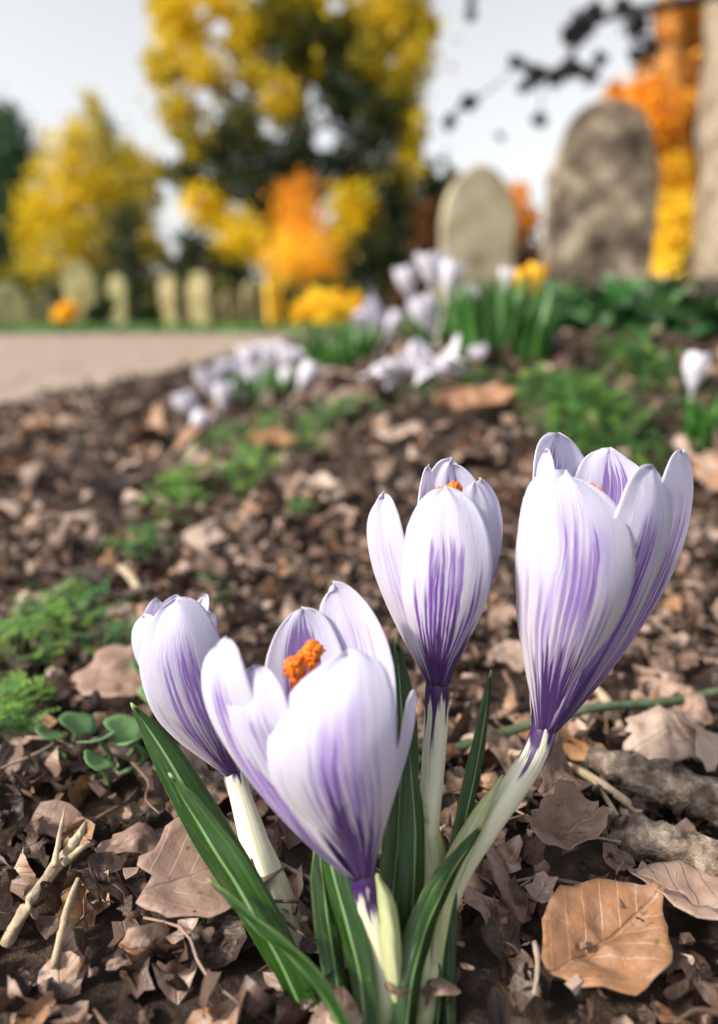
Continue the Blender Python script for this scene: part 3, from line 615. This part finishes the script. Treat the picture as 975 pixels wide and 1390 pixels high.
# leaf tufts
def tuft(px, py, spread, hpx, n, label, seed, D=None, mat='grass', wpx=7., splay=.35):
    g = G(px, py); D = float(np.dot(g - CAM, FW)) if D is None else D; k = D / FPX; rn = random.Random(seed); mb = MB()
    if D: g = P(px, py, D); g[2] = float(terrain(g[0], g[1]))
    for i in range(n):
        b = g + np.array([rn.uniform(-1, 1) * spread * k, rn.uniform(-1, 1) * spread * k * .8, -.002]); an = rn.uniform(0, 6.28); sp = rn.uniform(.1, 1) * splay; H = hpx * k * rn.uniform(.6, 1.05)
        b[2] = float(terrain(b[0], b[1])) - .002
        d = np.array([math.cos(an) * sp + (b[0] - g[0]) / (spread * k) * splay, math.sin(an) * sp, 0])
        c = catmull([b, b + np.array([0, 0, H * .5]) + d * H * .3, b + np.array([0, 0, H]) + d * H * rn.uniform(.8, 1.2)], 9); tn = np.cross(d + 1e-3, [0, 0, 1]); tn = nrm(tn); V = []; U2 = []
        for j in range(9):
            w = wpx * k * (1 - (j / 8) ** 2.2) + 1e-5
            for u in (-1, 0, 1): V.append(c[j] + tn * u * w + np.array([0, 0, -abs(u) * w * .3])); U2.append(((u + 1) / 2, j / 8))
        mb.add(V, grid_faces(3, 9), U2)
    o = mb.build('leaf_tuft', M[mat], origin=tuple(g)); o['seed'] = float(seed); tag(o, label, 'leaf tuft', 'tufts of narrow crocus leaves')
tuft(672, 487, 60, 112, 150, 'tall dense tuft of narrow dark green leaves in front of the gravestones', 1, splay=.28)
tuft(600, 478, 40, 80, 70, 'shorter leaf tuft under the white crocuses, left of the tall tuft', 2)
tuft(462, 505, 48, 60, 110, 'low dark green leaf tuft right of the path end', 3)
tuft(358, 552, 45, 55, 90, 'dark green leaf tuft under the pale crocuses by the path', 4)
tuft(962, 600, 30, 62, 40, 'leaf tuft at the right edge around the long stemmed lilac crocus', 5)
tuft(565, 500, 20, 35, 20, 'small leaf tuft beside the drooping white crocus', 6)
# ------------------------------------------------------------------ weeds
def weed(px, py, wpx, hpx, n, label, seed, mat='weed', t0=.5, leaf=4.2, name='feathery_weed', cat='weed', high=22):
    g = G(px, py); D = float(np.dot(g - CAM, FW)); k = D / FPX; rn = random.Random(seed); mb = MB()
    g2 = G(px, py - hpx); dy = g2[1] - g[1]
    leaf *= 1.35; high *= 1.2; n = int(n * 1.5)
    for i in range(n):
        a = max(-.8, min(.8, rn.gauss(0, .40))); b = max(-.8, min(.8, rn.gauss(0, .40))); x = g[0] + a * wpx * k; y = g[1] + b * dy * 1.0; z0 = float(terrain(x, y)); kk = k * y / max(g[1], .01)
        hgt = rn.random() ** .8 * high * k * math.exp(-(a * a + b * b) * 1.5); an = rn.uniform(0, 6.28); c = np.array([x, y, z0 + .005 + hgt]); tn = min(max(rn.gauss(t0, .2), 0), 1)
        # a pinnate leaf: rachis with pairs of lobed leaflets
        L = leaf * kk * rn.uniform(1.6, 3.0); di = np.array([math.cos(an), math.sin(an), rn.uniform(-.2, .6)]); sd = nrm(np.cross(di, [0, 0, 1])); upv = nrm(np.cross(sd, di))
        for m in range(4):
            for s in (-1, 1):
                q0 = c + di * L * (m / 3.2); ll = L * .42 * (1 - m * .14); dd = nrm(sd * s + di * .55); nn_ = nrm(np.cross(dd, upv)); w = ll * .33
                V = [q0, q0 + dd * ll * .45 + nn_ * w, q0 + dd * ll * .75 + nn_ * w * .4 + upv * ll * .08, q0 + dd * ll, q0 + dd * ll * .75 - nn_ * w * .4 + upv * ll * .08, q0 + dd * ll * .45 - nn_ * w]
                mb.add(V, [(0, 1, 2, 3, 4, 5)], None, tn)
        w = L * .03; mb.add([c - di * L * .4 - np.array([0, 0, hgt]), c - di * L * .4 - np.array([0, 0, hgt]) + sd * w * 2, c + di * L * 1.2 + sd * w, c + di * L * 1.2], [(0, 1, 2, 3)], None, tn)
    tag(mb.build(name, M[mat], origin=tuple(g)), label, cat, 'green weeds growing through the litter')
weed(50, 885, 88, 85, 120, 'bright green feathery weed at the left edge, the largest patch there', 1, t0=.7, leaf=7, high=34)
weed(25, 985, 50, 35, 60, 'small bright green weed at the left edge below the largest patch', 2, t0=.78, leaf=7, high=26)
weed(15, 1020, 40, 18, 24, 'sparse green weed sprig lowest on the left edge', 12, t0=.5, leaf=6, high=20)
weed(250, 680, 62, 38, 130, 'light green weed patch left of centre, in the middle distance', 3, t0=.8, leaf=5, high=22)
weed(330, 655, 55, 35, 70, 'yellow green weed patch above the front crocuses', 4, t0=.75, leaf=5, high=20)
weed(300, 612, 50, 25, 60, 'small green weed below the lowest pale crocus', 5, t0=.6, leaf=5, high=18)
weed(430, 590, 60, 28, 90, 'dark green weed in front of the low leaf tuft', 6, t0=.5, leaf=5, high=20)
weed(790, 585, 95, 70, 480, 'broad green feathery weed behind the right crocus', 7, t0=.6, leaf=6, high=38)
weed(870, 510, 75, 40, 260, 'green weed between the broad weed and the ivy', 8, t0=.58, leaf=5, high=26)
weed(470, 572, 60, 22, 60, 'small dark green weed right of the low leaf tuft', 15, t0=.5, leaf=4, high=16)
weed(560, 552, 60, 14, 50, 'green weed beneath the wilted white crocuses', 16, t0=.55, leaf=4, high=14)
weed(360, 590, 60, 18, 60, 'green weed in front of the crocus group by the path', 17, t0=.6, leaf=4, high=15)
weed(190, 755, 60, 28, 46, 'greyish green sparse weed left of the curled pink leaf', 9, t0=.45, leaf=5, high=16)
weed(405, 710, 20, 10, 14, 'tiny green sprig in the litter left of the middle crocus', 10, t0=.6, leaf=5, high=12)
weed(160, 890, 34, 28, 30, 'dark green weed sprig just left of the left crocus', 11, t0=.4, leaf=6, high=16)
weed(640, 530, 60, 25, 60, 'small green weed in front of the tall leaf tuft', 13, t0=.5, leaf=4, high=16)
weed(735, 530, 60, 25, 60, 'green weed beside the lone round white crocus', 14, t0=.45, leaf=4, high=16)
def rosette(leaves, label):
    g = G(*leaves[0][:2]); r = empty('round_leaved_plant', tuple(g), label, 'plant', 'round leaved seedlings')
    for i, (px, py, rx, tn, tl) in enumerate(leaves):
        q = G(px, py); D = float(np.dot(q - CAM, FW)); s = rx * D / FPX; V = [(0, 0, 0)]; U2 = [(.5, .5)]; F = []; n = 18
        for j in (1, 2, 3):
            for m in range(n):
                a = 2 * math.pi * m / n; rr = s * j / 3 * (1 - .22 * math.exp(-((a - math.pi) / .35) ** 2)) * (1 + .05 * math.sin(5 * a + px)); V.append((rr * math.cos(a), rr * math.sin(a) * .85, .12 * s * (j / 3) ** 2 * math.sin(2 * a + px) + .1 * s * (j / 3))); U2.append((.5 + j / 6 * math.cos(a), .5 + j / 6 * math.sin(a)))
        for m in range(n): F.append((0, 1 + m, 1 + (m + 1) % n))
        for j in range(2):
            for m in range(n): a_ = 1 + j * n + m; b_ = 1 + j * n + (m + 1) % n; F.append((a_, a_ + n, b_ + n, b_))
        mb = MB(); W = np.array(V) @ rotm(.5, tl, px * .7).T + q + np.array([0, 0, .012]); mb.add(W, F, U2, tn)
        tube(mb, np.array([q + [0, 0, .012], q + [.002, .002, .005], np.array(g) + [0, 0, -.001]]), np.array([.0005, .0006, .0007]), 6, 8, .4)
        mb.build('leaf', M['clover'], r, solid=.0003)
rosette([(140, 1058, 27, .5, 0), (172, 1042, 30, .8, .2), (185, 1060, 20, .7, 0), (138, 1090, 24, .6, -.2), (110, 1036, 30, .35, .1), (75, 1050, 26, .4, .1)], 'round leaved blue green seedling left of the leaf blades')
rosette([(268, 1052, 22, .8, .2), (200, 955, 24, .7, .1), (215, 985, 24, .5, .2)], 'few round green leaves under the left crocus')
rosette([(290, 825, 24, .5, .3), (302, 848, 18, .4, 0)], 'two blue green leaves showing behind the top of the left crocus')
# ivy on the bank
def ivy(px, py, wpx, depth, n, label, seed, size=.035, lift=.07):
    g = G(px, py); rn = random.Random(seed); mb = MB(); k = g[1] / FPX
    for i in range(n):
        a = rn.gauss(0, .4); x = g[0] + a * wpx * k; y = g[1] + rn.random() * depth; z = float(terrain(x, y)) + rn.random() * lift * math.exp(-a * a)
        s = size * rn.uniform(.6, 1.2); pts = [(0, 0), (.5, .1), (.9, .55), (.45, .55), (0, 1.25), (-.45, .55), (-.9, .55), (-.5, .1)]
        V = np.array([(p[0] * s * .6, p[1] * s * .8, .1 * s * abs(p[0])) for p in pts]) @ rotm(rn.gauss(.6, .5), rn.gauss(0, .5), rn.uniform(0, 6.28)).T + np.array([x, y, z])
        mb.add(V, [tuple(range(8))], None, min(max(rn.gauss(.55, .25), 0), 1))
    tag(mb.build('ivy_patch', M['ivy'], origin=tuple(g)), label, 'ivy', 'low ivy on the bank below the gravestones', 'stuff')
ivy(800, 462, 120, 1.0, 520, 'ivy patch covering the bank under the mottled gravestone', 1, .040, .05)
ivy(930, 470, 100, .8, 420, 'ivy patch at the right edge below the tree trunks', 2, .038, .06)
ivy(700, 440, 80, .9, 220, 'thin ivy patch between the leaf tuft and the mottled gravestone', 3, .036, .05)
# ------------------------------------------------------------------ gravestones
def grave(px, py_base, D, w, h, style, mat, label, grp, lean=0., yaw=0., name='gravestone'):
    c = P(px, py_base, D); gz_ = float(terrain(c[0], c[1])); base = np.array([c[0], c[1], gz_ - .05]); top = P(px, py_base - h, D)[2]
    W = w * D / FPX / 2; H = top - base[2]; T = .055 if D < 8 else .05; pts = [(-W, 0)]; sh = W * 1.15
    if style == 'gothic':
        for t in np.linspace(0, 1, 14): a = math.pi / 2 * t; pts.append((-W * math.cos(a) if t < 1 else 0, H - W * 1.45 + W * 1.45 * math.sin(a) ** 1.12))
    elif style == 'round':
        for t in np.linspace(0, 1, 12): a = math.pi / 2 * t; pts.append((-W * math.cos(a), H - W * 1.05 + W * 1.05 * math.sin(a)))
    elif style == 'shoulder':
        pts += [(-W, H - W * 1.15), (-W * .90, H - W * 1.0), (-W * .86, H - W * .80)]
        for t in np.linspace(0, 1, 11): a = math.pi / 2 * t; pts.append((-W * .80 * math.cos(a) ** .9 if t < 1 else 0, H - W * .72 + W * .72 * math.sin(a) ** 1.1))
    else: pts += [(-W, H - W * .3), (-W * .8, H - W * .06), (-W * .3, H)]
    pts = pts + [(-x, z) for x, z in reversed(pts) if abs(x) > 1e-6]; n = len(pts)
    bev = .012 * (1 if D < 8 else 1.5); V = []
    for (yy, s) in ((-T, 1 - bev / W), (-T + bev, 1), (T - bev, 1), (T, 1 - bev / W)):
        for x, z in pts: V.append((x * s, yy, z * (1 if s == 1 else 1 - bev / H * (z > .02))))
    F = [tuple(range(n)), tuple(3 * n + i for i in reversed(range(n)))]
    for j in range(3):
        for i in range(n): F.append((j * n + i, (j + 1) * n + i, (j + 1) * n + (i + 1) % n, j * n + (i + 1) % n))
    V = np.array(V) @ rotm(0, lean, yaw).T + base
    mb = MB(); mb.add(V, F); o = mb.build(name, M[mat], origin=tuple(base), smooth=False); tag(o, label, 'gravestone', grp); return o
gg = 'two gravestones on the bank'
grave(805, 392, 4.3, 142, 238, 'shoulder', 'old_stone', 'large mottled brown gravestone with a pointed rounded top on the bank at right', gg, .01, -.1)
grave(646, 395, 5.0, 98, 162, 'gothic', 'cream_stone', 'smaller cream gravestone with a pointed arch top left of the mottled one', gg, -.01, .1)
gf = 'distant gravestones beyond the path'
GS = [
 (18, 445, 13, 46, 60, 'round', 'pale_stone', 'pale greenish distant gravestone at the far left beneath the dark evergreen'),
 (60, 447, 14, 30, 52, 'gothic', 'pale_stone', 'pale pointed distant gravestone left of the small golden shrub'),
 (118, 447, 12, 44, 92, 'gothic', 'pale_stone', 'rounded mossy distant gravestone just right of the small golden shrub'),
 (162, 448, 13, 36, 74, 'gothic', 'pale_stone', 'tall pale distant gravestone at the right foot of the yellow tree'),
 (232, 446, 13, 34, 70, 'flat', 'far_stone', 'pale square topped distant gravestone under the sky gap left of the big tree'),
 (272, 446, 12.5, 38, 76, 'round', 'far_stone', 'cream rounded distant gravestone left of the ochre ones, first beneath the big tree'),
 (312, 446, 13.5, 28, 50, 'gothic', 'far_stone', 'cream pointed distant gravestone second from the left beneath the big tree'),
 (348, 446, 13, 32, 66, 'round', 'far_stone', 'cream rounded distant gravestone just left of the narrow ochre one'),
 (374, 443, 12, 22, 62, 'flat', 'lit_stone', 'narrow ochre distant gravestone below the orange bush'),
]
for a in GS: grave(a[0], a[1], a[2], a[3], a[4], a[5], a[6], a[7], gf, random.uniform(-.09, .09), random.uniform(-.7, .7))
# ------------------------------------------------------------------ trees
HOLES = [(440, 190, 17), (278, 132, 12), (326, 130, 9), (275, 16, 9), (298, 38, 13), (232, 205, 14), (222, 260, 14), (232, 300, 13), (436, 152, 7), (455, 8, 12), (365, 178, 6), (598, 230, 10), (236, 338, 10)]
def leaves(mb, clumps, D, n_per, size, depthk=1.6, rn=rng, hollow=.0, holes=()):
    """clumps: (px,py,r px,tone[,density])"""
    Vs = []; T = []
    for cl in clumps:
        px, py, r, tn = cl[:4]; dens = cl[4] if len(cl) > 4 else 1
        c = P(px, py, D); rm = r * D / FPX; n = int(n_per * dens * (r / 40) ** 2)
        dx = rn.standard_normal((n, 3)); dx /= np.linalg.norm(dx, axis=1)[:, None]; dx *= (rn.random(n) ** .5 * (1 + .35 * rn.standard_normal(n) * (rn.random(n) < .35)))[:, None] * rm
        # small sub clumps
        sub = dx + rn.standard_normal((n, 3)) * rm * .08; sub[:, 1] *= depthk; pos = c + sub
        pos[:, 2] = np.maximum(pos[:, 2], .05)
        if holes:
            dp = (pos - CAM) @ FW; qx = 487.5 + (pos - CAM) @ RT / dp * FPX; qy = 695 - (pos - CAM) @ UP / dp * FPX; ok = np.ones(n, bool)
            for hx, hy, hr in holes: ok &= (qx - hx) ** 2 + (qy - hy) ** 2 > hr * hr * (.8 + .5 * rn.random(n))
            pos = pos[ok]; n = len(pos)
        a = rn.standard_normal((n, 3)); a /= np.linalg.norm(a, axis=1)[:, None]; b = rn.standard_normal((n, 3)); b -= a * np.sum(a * b, axis=1)[:, None]; b /= np.linalg.norm(b, axis=1)[:, None]
        s = (size * (0.6 + .8 * rn.random(n)))[:, None]
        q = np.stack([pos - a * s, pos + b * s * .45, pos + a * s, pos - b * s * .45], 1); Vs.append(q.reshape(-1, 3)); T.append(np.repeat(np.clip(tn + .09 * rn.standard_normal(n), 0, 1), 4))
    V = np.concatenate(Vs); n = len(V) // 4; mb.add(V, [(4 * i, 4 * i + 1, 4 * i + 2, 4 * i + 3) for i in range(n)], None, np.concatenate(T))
def limbs(mb, D, tr, clumps, rr):
    for cl in clumps:
        e = P(cl[0], cl[1], D); s = P(tr, min(cl[1] + 90, 400), D); tube(mb, np.array([s, (s + e) / 2 + [0, 0, .1], e]), np.array([rr, rr * .6, rr * .2]), 6, 8)
def tree(name, label, cat, D, trunk_px, trunk_r, clumps, mat, n_per, size, bark='bark', topy=-60, base_py=None, nl=5, grp=None, depthk=1.6, crown='crown'):
    b = P(trunk_px, 440, D); b[2] = float(terrain(b[0], b[1])) - .1; root = empty(name, tuple(b), label, cat, grp)
    t = P(trunk_px, topy, D); mb = MB(); k = D / FPX; tube(mb, np.array([b, b + (t - b) * .33 + [.03 * D * .1, 0, 0], b + (t - b) * .66 - [.02 * D * .1, 0, 0], t]), np.array([trunk_r * 1.35, trunk_r, trunk_r * .8, trunk_r * .35]) * k, 12, 22, .5, .25)
    mb.build('trunk', M[bark], root)
    for cl in random.sample(clumps, min(nl, len(clumps))):
        e = P(cl[0], cl[1], D); f_ = max(.15, min(.9, (e[2] - b[2]) / max(t[2] - b[2], .1) - .15)); s = b + (t - b) * f_
        mb = MB(); tube(mb, np.array([s, (s + e) / 2 + [0, 0, .02 * D * .2], e]), np.array([trunk_r * .45, trunk_r * .3, trunk_r * .1]) * k, 7, 8); mb.build('limb', M[bark], root)
    mb = MB(); leaves(mb, clumps, D, n_per, size, depthk, holes=HOLES if D == 20 else ()); mb.build(crown, M[mat], root, smooth=False)
    return root
Y, DK = .85, .12
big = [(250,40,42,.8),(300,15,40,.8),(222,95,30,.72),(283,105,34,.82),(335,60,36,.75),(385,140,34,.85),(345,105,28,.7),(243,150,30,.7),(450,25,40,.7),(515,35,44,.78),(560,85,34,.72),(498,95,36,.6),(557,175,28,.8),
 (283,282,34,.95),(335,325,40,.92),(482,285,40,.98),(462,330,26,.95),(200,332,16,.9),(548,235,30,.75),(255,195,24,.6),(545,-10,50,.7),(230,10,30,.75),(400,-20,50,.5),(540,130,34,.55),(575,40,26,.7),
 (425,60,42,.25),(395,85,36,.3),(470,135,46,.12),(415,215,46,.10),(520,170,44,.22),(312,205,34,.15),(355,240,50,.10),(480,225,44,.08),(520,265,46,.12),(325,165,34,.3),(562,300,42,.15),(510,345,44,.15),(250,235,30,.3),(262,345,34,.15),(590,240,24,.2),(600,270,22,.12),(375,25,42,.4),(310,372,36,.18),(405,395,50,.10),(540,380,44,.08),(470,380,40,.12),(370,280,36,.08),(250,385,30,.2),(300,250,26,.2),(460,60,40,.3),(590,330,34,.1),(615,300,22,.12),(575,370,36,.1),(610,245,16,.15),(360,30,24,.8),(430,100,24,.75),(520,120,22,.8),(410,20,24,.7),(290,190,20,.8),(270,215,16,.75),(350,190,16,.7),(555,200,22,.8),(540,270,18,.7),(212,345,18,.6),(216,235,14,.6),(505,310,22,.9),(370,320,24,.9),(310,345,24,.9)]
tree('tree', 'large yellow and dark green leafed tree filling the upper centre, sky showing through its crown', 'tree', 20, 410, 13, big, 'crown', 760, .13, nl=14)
tree('shrub', 'rounded orange leaved bush at the foot of the large tree', 'bush', 16, 408, 4, [(408,300,42,.75),(398,268,28,.6),(432,345,36,.95),(385,350,36,.95),(412,350,44,1.),(415,255,22,.5),(440,375,26,.85)], 'orange', 700, .07, topy=280, nl=3)
tree('tree', 'yellow leafed small tree at left beside the dark evergreen', 'tree', 24, 100, 6, [(100,222,44,.75),(88,280,52,.8),(58,300,34,.78),(130,262,40,.75),(100,340,52,.72),(66,360,36,.7),(140,325,36,.62),(108,185,28,.7),(160,300,26,.6),(165,345,26,.6),(150,250,26,.7),(40,320,22,.7),(150,372,28,.5),(30,380,28,.5)], 'crown', 560, .13, topy=200)
tree('evergreen_tree', 'dark green evergreen tree cut by the left edge', 'tree', 26, 5, 7, [(8,165,30,.10),(20,205,36,.12),(0,215,40,.1),(28,250,34,.1),(5,290,55,.12),(30,320,34,.1),(10,370,55,.12),(-40,240,50,.1),(-50,330,60,.1)], 'weed', 800, .13, topy=140)
tree('tree', 'slim ochre tree with a narrow tip rising behind the yellow tree', 'tree', 30, 150, 4, [(124,132,14,.70),(130,155,18,.62),(142,185,24,.42),(165,215,28,.60),(190,225,26,.70),(186,258,26,.68),(205,235,20,.66),(150,225,26,.4),(178,285,24,.6),(200,300,20,.62),(165,260,22,.6),(212,270,16,.6),(205,330,18,.6)], 'crown', 700, .14, topy=150)
tree('shrub', 'dark green shrub between the yellow tree and the large tree', 'bush', 18, 185, 3, [(172,300,24,.15),(182,345,34,.12),(178,390,36,.12),(205,395,30,.2),(235,400,26,.35),(160,420,26,.2)], 'crown', 700, .09, topy=320)
tree('shrub', 'low bright golden shrub between the orange bush and the leaning white crocus', 'bush', 12, 445, 2, [(412,420,14,.9),(428,408,15,1.),(448,414,18,1.),(440,432,20,1.),(468,420,15,.95),(484,408,10,.8),(486,430,12,.9),(404,436,10,.8),(462,400,8,.7)], 'gold', 2600, .05, topy=400, nl=2)  # yellow sunlit glow put into the leaf colour
tree('shrub', 'small dark green bush between the pale distant gravestones at far left', 'bush', 11, 138, 2, [(134,428,17,.15),(142,414,13,.2),(130,436,14,.1)], 'crown', 2200, .05, topy=410, nl=1)
tree('shrub', 'low dark bush below the sky gap left of the large tree', 'bush', 11, 195, 2, [(190,430,16,.12),(202,420,15,.25),(208,436,13,.15)], 'crown', 2200, .05, topy=410, nl=1)
tree('shrub', 'small round golden shrub among the distant gravestones at left', 'bush', 11.5, 91, 1.5, [(91,425,13,1.),(84,432,9,.9),(98,419,8,.9)], 'orange', 3600, .05, topy=420, nl=1)  # bright spot of sunlight carried by the golden leaf tone
tree('hedge', 'low dark green hedge running behind the distant gravestones', 'hedge', 15, 150, 2, [(x, 415, 26, .10 + .15 * (x % 3 == 0)) for x in range(-40, 520, 26)] + [(x, 392, 18, .3) for x in (20, 75, 130, 215, 300, 440)], 'crown', 900, .07, topy=400, nl=2, base_py=450)
tree('hedge', 'dark hedge with rusty patches behind the two gravestones', 'hedge', 9, 690, 3, [(700,270,22,.65),(715,300,20,.55),(700,325,22,.35),(715,350,26,.06),(690,380,26,.06),(590,330,36,.05),(600,380,36,.05),(560,400,30,.05),(720,385,26,.06),(760,390,30,.05),(640,390,40,.05),(580,290,20,.1)], 'orange', 900, .05, topy=330, nl=3)
tree('tree', 'autumn tree with golden trunk and orange leaves behind the mottled gravestone', 'tree', 7.5, 910, 27, [(872,135,28,.7),(852,165,28,.75),(895,160,36,.6),(880,200,32,.5),(955,30,24,.5),(870,170,30,.85),(962,280,26,.3),(925,150,26,.5),(940,125,18,.6),(905,215,28,.45),(865,215,22,.5),(950,170,20,.4),(890,115,14,.4),(940,215,22,.4),(880,250,22,.55),(850,135,18,.7),(835,120,12,.6),(965,190,24,.4),(955,240,20,.5),(935,100,26,.45),(960,130,26,.5),(890,190,34,.7),(885,235,26,.7),(880,330,18,.5),(940,60,20,.35),(925,20,22,.4),(900,60,18,.5),(875,90,12,.4),(850,215,20,.6),(940,20,14,.4),(965,60,18,.3),(900,20,14,.5),(875,290,20,.4)], 'orange', 1000, .05, bark='rust_bark', topy=-80, nl=6)
tree('shrub', 'bright golden yellow leafed climber on the foot of the autumn tree', 'climber', 6.9, 912, 4, [(914,245,30,.5),(912,290,34,1.),(908,330,28,.9),(903,365,24,1.),(940,265,20,.7),(895,390,16,.6),(930,320,20,1.),(885,265,16,.3),(925,225,18,.2),(884,300,14,.5),(948,290,14,.6)], 'gold', 1000, .035, topy=240, nl=2, depthk=.8)  # leaves added for the sunlit strip of trunk, light put into their colour
tree('tree', 'grey brown tree trunk at the right edge', 'tree', 5.2, 992, 44, [(1040,20,60,.25),(1060,-60,70,.3),(990,-90,50,.3)], 'orange', 260, .05, bark='grey_bark', topy=-140, nl=2)
# overhanging twigs against the sky
def overhang():
    D = 4.0; root = empty('overhanging_branch', tuple(P(1010, -20, D)), 'dark leafy twigs hanging across the pale sky above the mottled gravestone', 'branch')
    paths = [[(1010,-20,7),(940,0,6),(870,12,5),(800,35,4),(765,90,4),(735,100,6),(705,85,5),(690,75,1)], [(800,35,3),(790,55,3),(780,62,1)], [(735,100,4),(715,115,4),(700,122,1)], [(765,95,6),(785,92,5),(820,112,1)], [(705,85,1),(680,110,1),(645,135,1.5),(625,145,2),(605,168,1)], [(735,100,1),(735,130,1),(735,165,1)], [(870,12,4),(865,40,3),(880,70,2)], [(650,-30,1.2),(642,0,1.2),(638,25,1)],[(1010,-20,5),(800,-40,3),(650,-30,1.5)]]
    mb = MB()
    for p in paths: tube(mb, np.array([P(x, y, D) for x, y, r in p]), np.array([r * D / FPX * 1.15 for x, y, r in p]), 7, 16)
    mb.build('twig', M['silhouette'], root)
    mb = MB(); leaves(mb, [(790,35,16,.4,8),(775,48,12,.4,8),(805,20,14,.4,8),(755,106,10,.4,8),(728,103,12,.3,8),(700,85,8,.4,6),(778,94,12,.4,7),(800,100,10,.5,4),(713,118,7,.4,7),(636,140,10,.3,8),(610,166,8,.3,7),(733,163,9,.4,6),(640,20,7,.3,7),(865,35,16,.4,5),(845,10,12,.4,5),(885,65,12,.4,4),(862,75,10,.3,4),(680,185,5,.3,5),(640,0,6,.3,6),(815,80,10,.4,3)], D, 420, .022, .6); mb.build('foliage', M['silhouette'], root, smooth=False)
overhang()
# low verge beyond the path
mb = MB()
for _ in range(5200):
    x = random.uniform(-9, 1.2); y = 5.5 + random.random() ** 1.5 * 5; s = random.uniform(.03, .07); a = random.uniform(0, 6.3); z = float(terrain(x, y))
    d = np.array([math.cos(a), math.sin(a), 0]) * s * .3; mb.add([np.array([x, y, z]) - d, np.array([x, y, z]) + d, np.array([x, y, z + s]) + d * random.uniform(-1, 2)], [(0, 1, 2)], None, random.random())
tag(mb.build('grass', M['weed'], smooth=False), 'rough green grass verge between the path and the distant gravestones', 'grass', kind='stuff')
# ------------------------------------------------------------------ light, sky, camera
SUN_EL, SUN_AZ = R(38), R(-112)      # azimuth from +Y towards +X
sd = np.array([math.cos(SUN_EL) * math.sin(SUN_AZ), math.cos(SUN_EL) * math.cos(SUN_AZ), math.sin(SUN_EL)])
W = bpy.data.worlds.new('World'); S.world = W; W.use_nodes = True; nt = W.node_tree; nt.nodes.clear()
sky = nt.nodes.new('ShaderNodeTexSky'); sky.sky_type = 'NISHITA'; sky.sun_disc = False; sky.sun_elevation = SUN_EL; sky.sun_rotation = SUN_AZ % (2 * math.pi); sky.dust_density = 2.5; sky.air_density = 1.
hs = nt.nodes.new('ShaderNodeHueSaturation'); hs.inputs['Saturation'].default_value = .12
bg = nt.nodes.new('ShaderNodeBackground'); bg.inputs[1].default_value = .14; wo = nt.nodes.new('ShaderNodeOutputWorld')
nt.links.new(sky.outputs[0], hs.inputs['Color']); nt.links.new(hs.outputs[0], bg.inputs[0]); nt.links.new(bg.outputs[0], wo.inputs[0])
sl = bpy.data.lights.new('sun', 'SUN'); sl.energy = 3.3; sl.angle = R(6); sl.color = (1., .90, .74); so = bpy.data.objects.new('sun', sl); COL.objects.link(so)
so.rotation_euler = Vector(sd.tolist()).to_track_quat('Z', 'Y').to_euler()
cd = bpy.data.cameras.new('camera'); co = bpy.data.objects.new('camera', cd); COL.objects.link(co); co.location = CAM.tolist(); co.rotation_euler = (math.pi / 2 - PITCH, 0, 0)
cd.sensor_fit = 'VERTICAL'; cd.sensor_height = 36; cd.lens = 36 * FPX / 1390; cd.clip_start = .01; cd.clip_end = 1500
cd.dof.use_dof = True; cd.dof.focus_distance = .156; cd.dof.aperture_fstop = cd.lens / 3.6; cd.dof.aperture_blades = 0
S.camera = co
S.view_settings.view_transform = 'Standard'; S.view_settings.look = 'None'; S.view_settings.gamma = 1; S.view_settings.exposure = .78
